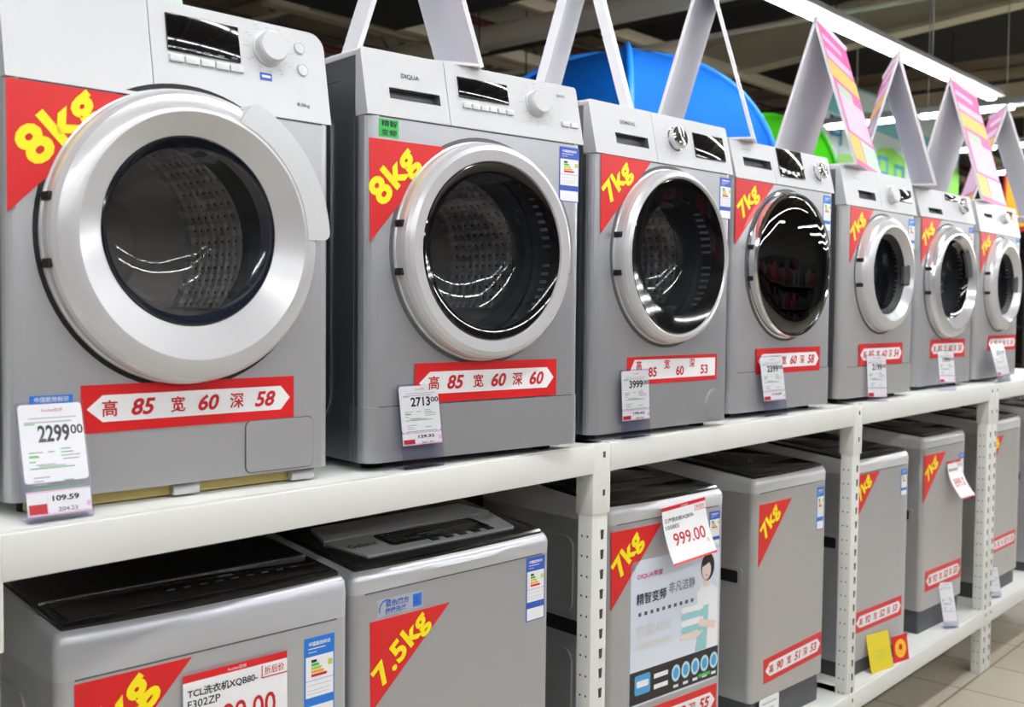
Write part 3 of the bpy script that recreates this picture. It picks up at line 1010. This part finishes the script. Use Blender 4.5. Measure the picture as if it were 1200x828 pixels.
# ------------------------------------------------------------------ steel racking
def rack(label, posts, xa, xb, dep=.62, left_stub=False):
    root = thing('storage_rack', label, 'shelf rack', ((xa + xb) / 2, dep / 2, 0))
    ox, oy = (xa + xb) / 2, dep / 2
    MM = Matrix.Translation((-ox, -oy, 0))
    PW, PD = .064, .045
    for px in posts:
        for py in (0, dep - PD):
            m = MB(MM)
            m.rbox(px - PW, px, py, py + PD, 0, SH - .012, .003, 0)
            for z in [i * .05 + .04 for i in range(int((SH - .06) / .05))]:
                if py == 0 and z < SH - .19:
                    m.prism([(px - .030, z + .024), (px - .016, z + .024), (px - .018, z), (px - .028, z)], -.0006, .002, 'xz', 1)
                    for dy in (.014, .031):
                        m.box(px - PW - .0006, px - PW + .002, dy - .0022, dy + .0022, z + .008, z + .013, 1)
            m.build('post', [shelf_m, shelf_hole], root)
        for zz in (SH, LOW):
            m = MB(MM)
            m.rbox(px - PW - .004, px + .004, -.004, PD + .004, zz - .175 if zz == SH else zz - .07, zz - .001, .002)
            m.box(px - .028, px - .019, -.0048, -.003, zz - .035, zz - .020, 1)
            if zz == SH:
                m.box(px - .028, px - .019, -.0048, -.003, zz - .13, zz - .115, 1)
            m.build('beam_bracket', [shelf_m, shelf_hole], root)
            m = MB(MM).rbox(px - PW + .012, px - .012, PD, dep - PD, zz - .085, zz - .028, .002)
            m.build('side_rail', shelf_m, root)
    ps = sorted(posts)
    for zz in (SH, LOW):
        for a, b in zip(ps[:-1], ps[1:]):
            for y0, y1 in ((-.006, .03), (dep - .03, dep)):
                m = MB(MM)
                m.rbox(a - .0005, b - PW + .0005, y0, y1, zz - .072, zz - .001, .004)
                if y0 < 0:
                    m.box(a, b - PW, y0 + .004, y0 + .02, zz - .004, zz + .002, 0)
                m.build('beam', shelf_m, root)
            MB(MM).rbox(a - PW + .002, b - .002, .018, dep - .01, zz - .026, zz, .002).build('deck', shelf_m, root)
    MB(MM).box(xa, xb, dep + .004, dep + .012, .05, SH + .3).build('back_panel', mat('rack_back_shade', (52, 50, 50), .7), root)  # dark sheet added to make the space behind the lower washers dark
    return root


rack('white slotted steel rack carrying the two rows of washing machines', [-.83, .655, 2.142, 3.655, 5.105], -.90, 5.12)  # leftmost bay is unseen, added to keep light off the nearest washer's side
rack('farther white slotted steel rack butting against the right end of the main rack', [5.175, 6.68], 5.122, 6.70)

# ------------------------------------------------------------------ washers
FW = [front_washer(s) for s in washers]


def badge_l2(root, panel, M, z_):
    b = MB().prism([(-.229, .738), (-.108, .738), (-.108, .772), (-.229, .772)], -.001, 0, 'xz', 0)
    b.text('蓝色魔方', -.178, .762, -.0014, h=.013, wd=.062, mi=1, bold=.02)
    b.text('健康洗涤', -.182, .747, -.0014, h=.012, wd=.056, mi=1, bold=.02)
    b.lathe([(.020, -.0014), (.017, -.0014)], -.206, .752, 14, 1, a0=R(60), a1=R(200))
    b.prism([(-.136, .742), (-.112, .742), (-.112, .769), (-.136, .769)], -.0014, -.001, 'xz', 2)
    b.flat([(-.132, .745), (-.118, .748), (-.122, .756), (-.134, .754)], -.0018, 1)
    b.lathe([(.006, -.0018), (.0003, -.0018)], -.126, .760, 14, 1)
    b.build('badge', [mat('badge_silver', (186, 194, 206), .3, .3), dblue, blue], root)


def slip(root, panel, M, z_):
    b = MB().prism(rrect(-.18, .03, -.06, .10, .006), -.001, 0, 'xz', 0)
    b.quad(-.165, .08, -.075, .084, -.0014, 1)
    b.quad(-.165, .06, -.09, .064, -.0014, 1)
    b.build('label', [white, lgry], root)


lows = [
    dict(label='nearest top loader at lower left with black control strip and TCL offer card', pos=(1.053, .052, R(-4.2)), W=.567, D=.50, H=.842, zs=.764, style='strip', slope=.10, bow=.012,
         body=mat('lower_silver', (188, 189, 191), .4, .4), top=mat('top_silver', (196, 198, 205), .3, .3),
         wt=[(-.254, .757), (-.05, .757), (-.254, .54)], load='8kg', wth=.072, wts=(.006, -.004), en=(.180, .738, .068, .165)),
    dict(label='top loader with grey control deck of many buttons and 7.5kg triangle', pos=(1.649, .033, R(-2.96)), W=.582, H=.835, zs=.792, style='deck', slope=.12, bow=.008,
         body=mat('lower_steel', (182, 183, 186), .34, .5), top=mat('top_steel', (200, 202, 206), .28, .35),
         wt=[(-.248, .732), (-.032, .732), (-.246, .545)], load='7.5kg', wth=.055, wts=(.013, -.015), en=(.208, .788, .062, .15), en_deep=True, extra=[badge_l2]),
    dict(label='top loader wearing a large advert poster of a woman with towels', pos=(2.484, .037, R(-6.37)), W=.496, H=.845, zs=.80, style='glass', bow=.012,
         wt=[(-.242, .782), (-.036, .782), (-.238, .574)], load='7kg', wth=.064, wts=(.001, -.005), en=(.176, .785, .05, .105), en_deep=True,
         dims=(-.16, .185, .225, .275, '90', '53', '55'), extra=[poster(-.160, .292, .226, .690, .388)]),
    dict(label='plain top loader with low red size strip, just right of the postered one', pos=(3.268, .064, R(-3.45)), W=.465, H=.825, zs=.78, style='glass', skirt=.10, body=silver_w,
         wt=[(-.203, .743), (-.005, .743), (-.205, .540)], load='7kg', wth=.060, wts=(.002, 0), en=(.163, .757, .046, .147),
         dims=(-.158, .157, .215, .238, '90', '51', '53'), dt=R(2.5), extra=[slip]),
    dict(label='top loader partly behind the second rack post with yellow card at its foot', pos=(3.965, .046, R(-4.02)), W=.471, H=.813, zs=.765, style='glass', skirt=.06,
         wt=[(-.200, .760), (-.019, .760), (-.198, .590)], load='7kg', wth=.056, wts=(.002, 0), en=(.162, .747, .05, .105),
         dims=(-.186, .165, .194, .243, '92', '52', '53')),
    dict(label='top loader with white curled offer card hanging at its upper right', pos=(4.692, .063, R(-2.83)), W=.446, H=.836, zs=.79, style='glass', skirt=.10, body=silver_w,
         wt=[(-.216, .762), (.006, .762), (-.218, .562)], load='7kg', wth=.062, wts=(.002, 0), en=(.150, .738, .05, .115),
         dims=(-.176, .177, .198, .264, '92', '52', '53')),
    dict(label='top loader beyond the double rack post on the right', pos=(5.47, .052, R(-0.74)), W=.50, H=.845, zs=.79, style='glass', skirt=.075, body=silver_w,
         wt=[(-.20, .77), (-.02, .77), (-.20, .60)], load='7kg', wth=.056, wts=(.002, 0), dims=(-.14, .205, .20, .277, '92', '52', '53')),
    dict(label='last top loader at the far right edge of the lower shelf', pos=(6.22, .060, 0), W=.52, H=.86, zs=.80, style='glass', skirt=.05,
         wt=[(-.23, .77), (-.03, .77), (-.23, .57)], load='7kg'),
]
LW = [top_washer(s) for s in lows]

hang_card('white TCL offer card on the nearest lower washer beside its red triangle', LW[0], .034, .728, .208, .20, 'TCL洗衣机XQB80-', 'F302ZP', '1299.00', curl=.004, lift=.006, rows=(.17, .265, .45))
hang_card('white 999.00 offer card on the postered top loader', LW[2],   .036, .832, .19, .152, '三洋洗衣机XQB70-', '1058ES', '999.00', curl=.040, lift=.018, tilt=R(-3.5))
hang_card('small curled white offer card on the far top loader near the double post', LW[5], .085, .715, .15, .155, '洗衣机', '', '899.0', curl=.07)

# ------------------------------------------------------------------ price tags on the shelf edges
A = 'price_tag'
price_tag('price card in clear stand reading 2299.00 leaning on the nearest front loader', (.756, .016, SH + .003), .098, .175, '2299', '109.59', '204.23', R(14), R(-3), foot=.006)
price_tag('price card in clear stand reading 2713.00 below the second front loader', (1.513, .004, SH + .003), .105, .125, '2713', '129.32', '261.91', R(8), R(-3), foot=.045)
price_tag('price card in clear stand reading 3999.00 below the third front loader', (2.25, -.010, SH + .003), .112, .130, '3999', '190.62', '380.95', R(3), R(-3), foot=.042, back=.03)
price_tag('price card in clear stand reading 2399.00 below the black door front loader', (3.035, .006, SH + .003), .130, .140, '2399', '114.29', '', R(8), R(-3), foot=.045)
price_tag('narrow tilted price card in front of the fifth front loader', (3.79, -.004, SH + .003), .075, .155, '2199', '', '', R(7), R(-38), foot=.012, back=.03)
price_tag('narrow tilted price card in front of the sixth front loader', (4.535, .004, SH + .003), .080, .135, '1999', '', '', R(8), R(-30), foot=.03, back=.03)
price_tag('pair of pink-edged price cards at the right end of the upper shelf', (5.30, .006, SH + .003), .19, .15, '2599', '', '', R(14), R(0), foot=.03)
price_tag('small price card standing on the lower shelf before the curled card washer', (4.66, .004, LOW + .003), .068, .165, '', '', '', R(16), R(-35), foot=.03, strip=False)
price_tag('small price card on the lower shelf just past the double post', (5.31, .02, LOW + .002), .07, .115, '', '', '', R(12), R(-25), foot=.03, strip=False)


def prop_card(label, loc, wd, h, m1, m2, lean, rz, disc):
    root = thing('shelf_card', label, 'card', loc, rz)
    M = Matrix.Rotation(-lean, 4, 'X')
    c = MB(M)
    c.prism([(-wd / 2, 0), (wd / 2, 0), (wd / 2, h), (-wd / 2, h)], 0, .002, 'xz', 0)
    if disc:
        c.lathe([(wd * .36, -.0006), (.0005, -.0006)], 0, h * .5, 24, 1)
        c.lathe([(wd * .12, -.0012), (.0005, -.0012)], 0, h * .55, 16, 0)
    else:
        for i in range(3):
            c.quad(-wd * .2, h * (.3 + .1 * i), wd * (.1 + .08 * i), h * (.34 + .1 * i), -.0006, 1)
    c.build('card', [m1, m2], root)
    MB().box(-wd / 2, wd / 2, 0, .05, 0, .002).build('holder', acry, root)
    return root


prop_card('yellow card leaning on the lower shelf before the post-hidden top loader', (3.935, .01, LOW + .002), .14, .14, mat('card_yellow', (228, 206, 50), .5), lime, R(12), R(-12), False)
prop_card('red square card with yellow disc on the lower shelf edge', (4.09, -.002, LOW + .002), .10, .10, red, mat('card_gold', (250, 196, 40), .5), R(8), R(-12), True)


# ------------------------------------------------------------------ folded display boards on the washer tops
def board(label, F, th, s_, h, L, printed, zt=SH + .8505, T=.010):
    """tent-folded square display board; F = near foot of its front leaf, th = heading of its ridge"""
    t = R(th)
    root = thing('display_board', label, 'display board', (F[0], F[1], zt), t, 'folded display boards on top of the washers')
    k = math.atan2(s_, h)
    ln = math.hypot(s_, h)
    for nm, sg in (('front_leaf', 1), ('back_leaf', -1)):
        y0 = 0 if sg == 1 else 2 * s_
        M = Matrix.Translation((0, y0, 0)) @ Matrix.Rotation(-sg * k, 4, 'X')
        m = MB(M)
        ys = (0, T) if sg == 1 else (-T, 0)
        m.box(0, L, *ys, 0.0, ln, 0)
        if printed:
            yo = -.0008 if sg == 1 else .0008
            Q = lambda a, b, a2, b2, mi, e=0: m.quad(a * L, b * ln, a2 * L, b2 * ln, yo * (1 + e), mi)
            Q(.0, .0, 1, 1, 1)
            Q(.0, .60, 1, .72, 2, .5)
            Q(.04, .74, .96, .80, 3, .5)
            Q(.05, .86, .7, .90, 3, .5)
            Q(.08, .24, .95, .50, 3, .5)
            Q(.10, .50, .6, .57, 4, .5)
            Q(.0, .04, .38, .22, 2, .5)
            Q(.42, .04, 1, .22, 5, .5)
        m.build(nm, [board_m, pinkp, orange, pinkl, mat('print_sage', (170, 196, 170), .5), mat('print_mint', (196, 216, 200), .5)], root)
    MB().box(0, L, .012, 2 * s_ - .012, 0, .006).build('base_leaf', board_m, root)
    return root


BW = 'white folded display board '
board(BW + 'whose wide white leaf overhangs the second washer', (1.690, .015), 60, .14, .46, .30, False)
board(BW + 'with narrow leaves on the third washer', (2.275, .045), 30, .135, .50, .22, False, T=.024)
board(BW + 'with wide back leaf before the blue tent', (2.912, .035), 26, .16, .56, .46, False)
board('pink printed folded display board beneath the near end of the bright strip light', (3.64, .03), 13, .16, .535, .52, True)
board('folded display board showing a narrow pink back leaf and grey inside, second printed one', (4.437, .04), 29, .16, .55, .50, True)
board('pink printed folded display board standing on the sixth washer', (5.17, .09), 6, .165, .59, .55, True)
board('farthest folded display board at the right edge above the last washer', (6.29, .131), 30, .20, .62, .40, True)
board('folded display board on the nearest washer, mostly above the frame', (.60, .10), 12, .16, .50, .50, True)


# ------------------------------------------------------------------ store background
def strip_light(label, p, q, n, m_tube, group=None):
    p, q = Vector(p), Vector(q)
    L = (q - p).length
    rz = math.atan2(q.y - p.y, q.x - p.x)
    root = thing('strip_light', label, 'ceiling light', (p + q) / 2, rz, group)
    b = MB()
    b.prism([(-.10, .0), (.10, .0), (.05, .07), (-.05, .07)], -L / 2, L / 2, 'yz')
    for i in range(4):
        xx = -L / 2 + L * (i + .5) / 4
        b.tube((xx, 0, .06), (xx, 0, 6.4 - p.z), .006, 6)
    b.build('housing', mat('fixture_grey', (176, 176, 178), .5), root)
    st = L / n
    for i in range(n):
        x0 = -L / 2 + st * i + .06
        MB().rbox(x0, x0 + st - .12, -.036, .036, -.034, -.004, .012).build('tube', m_tube, root)
    return root


# shelf of dark red and black goods across the aisle (seen mirrored in the door glass)
root = thing('display_shelf', 'dark shelf of red and black goods across the aisle, mirrored in the black door', 'shelf rack', (4.0, -5.0, 0))
MB().box(-9, 9, -.03, .03, .05, 2.3).build('back_panel', blackm, root)
for z in (.25, .95, 1.65):
    MB().rbox(-9, 9, .03, .45, z - .04, z, .005).build('deck', dark_m, root)
b = MB()
goods = [mat('goods_red', (120, 22, 26), .5), mat('goods_black', (24, 24, 26), .5), mat('goods_wine', (78, 18, 26), .5), mat('goods_grey', (90, 92, 96), .5)]
for z in (.25, .95, 1.65):
    x = -8.9
    while x < 8.6:
        ww = random.uniform(.18, .42)
        b.rbox(x, x + ww - .02, .06, .40, z + .001, z + random.uniform(.3, .58), .008, random.choice((0, 1, 1, 2, 3)))
        x += ww
b = b.build('boxed_goods', goods, root)
b['kind'] = 'stuff'

tube_m = emit('fluorescent_tube', (0.97, 0.985, 1.0), TUBE)
LZ = 3.63
GL = 'continuous ceiling light rows'
strip_light('bright white strip light running to the right above the display boards', (-2.0, 1.74, LZ), (10.35, 1.68, LZ), 11, tube_m, GL)
strip_light('row of strip lights over the front of the aisle, nearest the washers', (-4.0, -.9, LZ), (10.35, -.9, LZ), 13, tube_m, GL)
strip_light('row of strip lights over the middle of the aisle behind the viewer', (-4.0, -3.5, LZ), (10.35, -3.5, LZ), 13, tube_m, GL)
strip_light('row of strip lights farthest behind the viewer', (-4.0, -6.1, LZ), (10.35, -6.1, LZ), 13, tube_m, GL)
for i, (xx, y0, y1) in enumerate(((10.85, .6, 3.6), (13.4, -6.9, 3.6), (15.9, -6.9, 3.7), (19.0, -6.8, 3.7), (22.5, -6.8, 3.7))):
    strip_light(('first', 'second', 'third', 'fourth', 'fifth')[i] + ' far strip light row running crosswise beyond the washers', (xx, y0, LZ), (xx, y1, LZ), round((y1 - y0) / 1.1), tube_m, 'crosswise ceiling light rows')

beam_m = mat('beige_steel_beam', (222, 210, 184), .6)
duct_m = mat('pale_duct', (232, 226, 208), .5)
pipe_r = mat('red_sprinkler_pipe', (120, 52, 40), .5)
blackp = mat('black_soffit', (26, 25, 25), .8)


def one(name, label, cat, mb, m, group=None):
    return tag(mb.build(name, m), label, cat, group)


# roof sheeting ribs, purlins, girders
for i in range(11):
    x = -2 + i * 2.4
    one('roof_purlin', 'beige steel roof purlin under the dark roof', 'beam', MB().rbox(x - .06, x + .06, -8, 13.5, 6.1, 6.38, .01), beam_m, 'roof purlins')
for i, x in enumerate((19.5,)):
    b = MB()
    b.box(x - .12, x + .12, -8, 13.8, 5.0, 5.07)
    b.box(x - .12, x + .12, -8, 13.8, 5.55, 5.62)
    b.box(x - .02, x + .02, -8, 13.8, 5.05, 5.57)
    one('roof_girder', 'far deep beige steel girder crossing the ceiling', 'beam', b, beam_m)
b = MB()
zg = lambda yy: SH + 3.27 + (6 - yy) * .081
for h0, h1, hw_ in ((0, .06, .13), (.44, .50, .13), (.05, .46, .02)):
    b.add([(12.2 + sx_ * hw_, yy, zg(yy) + hh) for hh in (h0, h1) for yy in (-8, 8.5) for sx_ in (-1, 1)], [(0, 1, 3, 2), (4, 6, 7, 5), (0, 4, 5, 1), (2, 3, 7, 6), (0, 2, 6, 4), (1, 5, 7, 3)])
one('roof_girder', 'long sloping beige steel girder above the green tent and the strip light', 'beam', b, beam_m)
for i, y in enumerate((8.2, 11.0)):
    b = MB()
    for z in (4.7, 5.5):
        b.tube((-4, y, z), (28, y, z), .04, 8)
    for k in range(20):
        xa = -4 + k * 1.6
        b.tube((xa, y, 4.7), (xa + .8, y, 5.5), .022, 6)
        b.tube((xa + .8, y, 5.5), (xa + 1.6, y, 4.7), .022, 6)
    one('roof_truss', ('first', 'second')[i] + ' grey lattice truss running lengthwise behind the washers', 'truss', b, mat('truss_grey', (116, 110, 98), .6))
for i, (x, z, r) in enumerate(((7.87, 4.33, .12), (9.9, 5.2, .16))):
    b = MB().tube((x, -3, z), (x, 13, z), r, 16)
    one('air_duct', ('nearer', 'thicker farther')[i] + ' round pale duct crossing under the roof', 'duct', b, duct_m)
for i, (x, z) in enumerate(((6.6, 4.6), (8.35, 4.33), (9.2, 4.33), (14.5, 4.6))):
    one('sprinkler_pipe', 'thin grey pipe hung across the store below the roof', 'pipe', MB().tube((x, -3, z), (x, 13, z), .028, 8), dark_m if i % 2 else duct_m, 'thin crosswise pipes')
for i, (y, z) in enumerate(((6.9, 4.9), (9.6, 5.0))):
    one('sprinkler_pipe', ('nearer', 'farther')[i] + ' dark red sprinkler main running lengthwise', 'pipe', MB().tube((-3, y, z), (28, y, z), .05, 8), pipe_r)
one('ceiling_soffit', 'black hanging soffit panel above the second washer', 'ceiling panel', MB().rbox(-3.5, 6.05, 2.0, 5.1, 3.93, 4.15, .02), blackp)
one('ceiling_soffit', 'black raised soffit panel behind the bright strip light', 'ceiling panel', MB().rbox(9.0, 17.5, 2.2, 8.0, 5.6, 5.75, .02), mat('dark_soffit', (48, 46, 46), .8))
b = MB()
for i in range(12):
    b.rbox(7.4 + i * .16, 7.48 + i * .16, 5.6, 6.0, 3.75, 3.93, .02)
b.box(7.4, 9.24, 5.6, 5.64, 3.74, 3.94)
for xx in (7.6, 8.3, 9.0):
    b.tube((xx, 5.62, 3.9), (xx, 5.62, 6.4), .008, 6)
one('cable_tray', 'dark ribbed cable tray low under the roof', 'cable tray', b, blackp)
for i, (y, z, r_) in enumerate(((6.25, 4.33, .09), (7.0, 4.5, .07), (5.4, 4.6, .06))):
    one('ceiling_rail', ('first', 'second', 'third')[i] + ' beige rail running lengthwise beyond the black soffit', 'beam', MB().rbox(6.1, 26, y - r_, y + r_, z, z + .12, .01), beam_m)
b = MB().lathe([(.001, .0), (.10, .0), (.09, .05), (.045, .12), (.03, .16), (.001, .16)], 0, 0, 24, M=Matrix.Translation((4.15, 3.1, 3.93)) @ Matrix.Rotation(PI / 2, 4, 'X'))
one('ceiling_speaker', 'small white cup-shaped ceiling speaker hanging beyond the second washer', 'ceiling speaker', b, duct_m)  # white cup is a speaker and gives no light


# tents standing on a high display shelf behind the washers
def tent(label, cx, cy, z0, rx, ry, h, m, pm, rz=0.0):
    root = thing('dome_tent', label, 'tent', (cx, cy, z0), rz, 'dome tents on the shelf behind')
    b = MB()
    n, k = 24, 14
    vs, fs = [], []
    arch = lambda v: (math.cos(v * PI / 2) ** .8, math.sin(v * PI / 2) ** 1.05)
    for j in range(k + 1):
        v = j / k
        rad, hh = arch(v)
        for i in range(n):
            u = i / n * 4
            c0, f_ = int(u), u - int(u)
            p0, p1 = ((1, 0), (0, 1), (-1, 0), (0, -1))[c0 % 4], ((1, 0), (0, 1), (-1, 0), (0, -1))[(c0 + 1) % 4]
            sag = 1 - .035 * math.sin(f_ * PI) * math.sin(v * PI)      # cloth drawn in between the poles
            vs.append((rx * rad * sag * (p0[0] * (1 - f_) + p1[0] * f_), ry * rad * sag * (p0[1] * (1 - f_) + p1[1] * f_), h * hh))
    for j in range(k):
        for i in range(n):
            fs.append((j * n + i, j * n + (i + 1) % n, (j + 1) * n + (i + 1) % n, (j + 1) * n + i))
    b.add(vs, fs)
    b.build('canopy', m, root, ang=60)
    for sg in (1, -1):
        pl = MB()
        pts = []
        for i in range(29):
            v = 1 - abs(i - 14) / 14
            rad, hh = arch(v)
            q = rad * (1 if i > 14 else -1) * 1.005
            pts.append(Vector((rx * q if sg > 0 else 0, ry * q if sg < 0 else 0, h * hh + .008)))
        for a_, b_ in zip(pts[:-1], pts[1:]):
            pl.tube(a_, b_, .02, 8)
        pl.build('pole_sleeve', pm, root)
    return root


tent('large blue dome tent on the shelf behind the third washer', 6.22, 2.9, SH + 1.18, 1.18, 1.10, .94, mat('tent_blue', (4, 92, 184), .85, spec=.15, bump=(.3, 12)), mat('tent_blue_trim', (24, 130, 232), .5), R(38))
tent('green dome tent on the shelf behind the fourth washer', 9.35, 3.3, SH + 1.2, 1.15, .62, .95, mat('tent_green', (66, 186, 18), .85, spec=.15, bump=(.3, 12)), mat('tent_green_trim', (64, 190, 20), .5), R(0))
root = thing('display_shelf', 'tall grey store shelf carrying the tents behind the washer rack', 'shelf rack', (7.0, 2.9, 0))
for px in (-3.7, -1.8, 0, 1.8, 3.7):
    for py in (-1.05, 1.05):
        MB().rbox(px - .03, px + .03, py - .03, py + .03, 0, SH + 1.10, .004).build('post', dark_m, root)
for z in (.4, 1.2, 1.9, SH + 1.18):
    MB().rbox(-3.8, 3.8, -1.1, 1.1, z - .05, z, .004).build('deck', dark_m, root)

# pale teal hanging banner with green scenery, far wall
root = thing('hanging_banner', 'long pale teal banner with green and blue print hanging far behind', 'banner', (13.7, 3.9, SH + 1.75))
BM = Matrix.Diagonal((.74, 1, .62, 1))
b = MB(BM).box(-3.0, 3.0, 0, .03, 0, 2.0, 0)
y = -.004
b.flat([(-3, 1.4), (3.0, 1.1), (3.0, 2.0), (-3, 2.0)], y, 2)
b.flat([(-2.2, 1.55), (-.8, 1.65), (.9, 1.5), (2.95, 1.62), (2.95, 1.95), (-2.2, 1.95)], y - .004, 0)
for x0, ww, hh in ((-2.6, .9, .5), (-1.2, 1.5, .85), (.6, .7, .4), (2.0, 1.0, .95)):
    b.flat([(x0, 0.2), (x0 + ww, 0.2), (x0 + ww, .2 + hh * .8), (x0 + ww * .6, .2 + hh), (x0 + ww * .2, .2 + hh * .9)], y - .006, 1)
for x0, z0 in ((-2.75, .95), (-2.1, 1.0), (-.9, .45), (-.2, .35), (.75, .5), (1.2, .3)):
    b.quad(x0, z0, x0 + .42, z0 + .08, y - .01, 3)
    b.quad(x0, z0 + .3, x0 + .42, z0 + .38, y - .01, 3)
    b.quad(x0, z0, x0 + .08, z0 + .38, y - .01, 3)
    b.quad(x0 + .34, z0 - .15, x0 + .42, z0 + .38, y - .01, 3)
b.build('cloth', [mat('banner_pale', (196, 214, 212), .6), mat('banner_green', (120, 196, 60), .6), mat('banner_teal', (96, 178, 178), .6), mat('banner_blue', (40, 140, 180), .6)], root)
for sx_ in (-1.9, 1.9):
    MB().tube((sx_, .015, 1.24), (sx_, .015, 6.4 - SH - 1.75), .01, 6).build('cord', dark_m, root)

# far dark gondola with a red and yellow poster
b = MB()
root = thing('display_shelf', 'far black gondola shelf below the distant lights', 'shelf rack', (24.5, 5.0, 0))
MB().rbox(-.4, .4, -5, 1.6, 0, 4.6, .02).build('back_panel', blackm, root)
for z in (.5, 1.3, 2.1, 2.9, 3.7):
    MB().rbox(-.75, -.4, -5, 1.6, z, z + .05, .005).build('deck', dark_m, root)
root = thing('poster', 'red and yellow promotion poster far behind the last washer', 'poster', (12.3, 1.92, 0))
MB().box(-.02, .02, -.24, .24, SH + 1.2, SH + 1.85, 0).box(-.03, -.02, .0, .21, SH + 1.25, SH + 1.8, 1).build('board', [red, mat('poster_yellow', (246, 190, 40), .5)], root)
MB().tube((.04, 0, .01), (.04, 0, SH + 1.9), .02, 8).lathe([(.16, 0), (.16, -.02), (.02, -.03)], 0, 0, 24, M=Matrix.Translation((.04, 0, 0)) @ Matrix.Rotation(PI / 2, 4, 'X')).build('stand', dark_m, root)
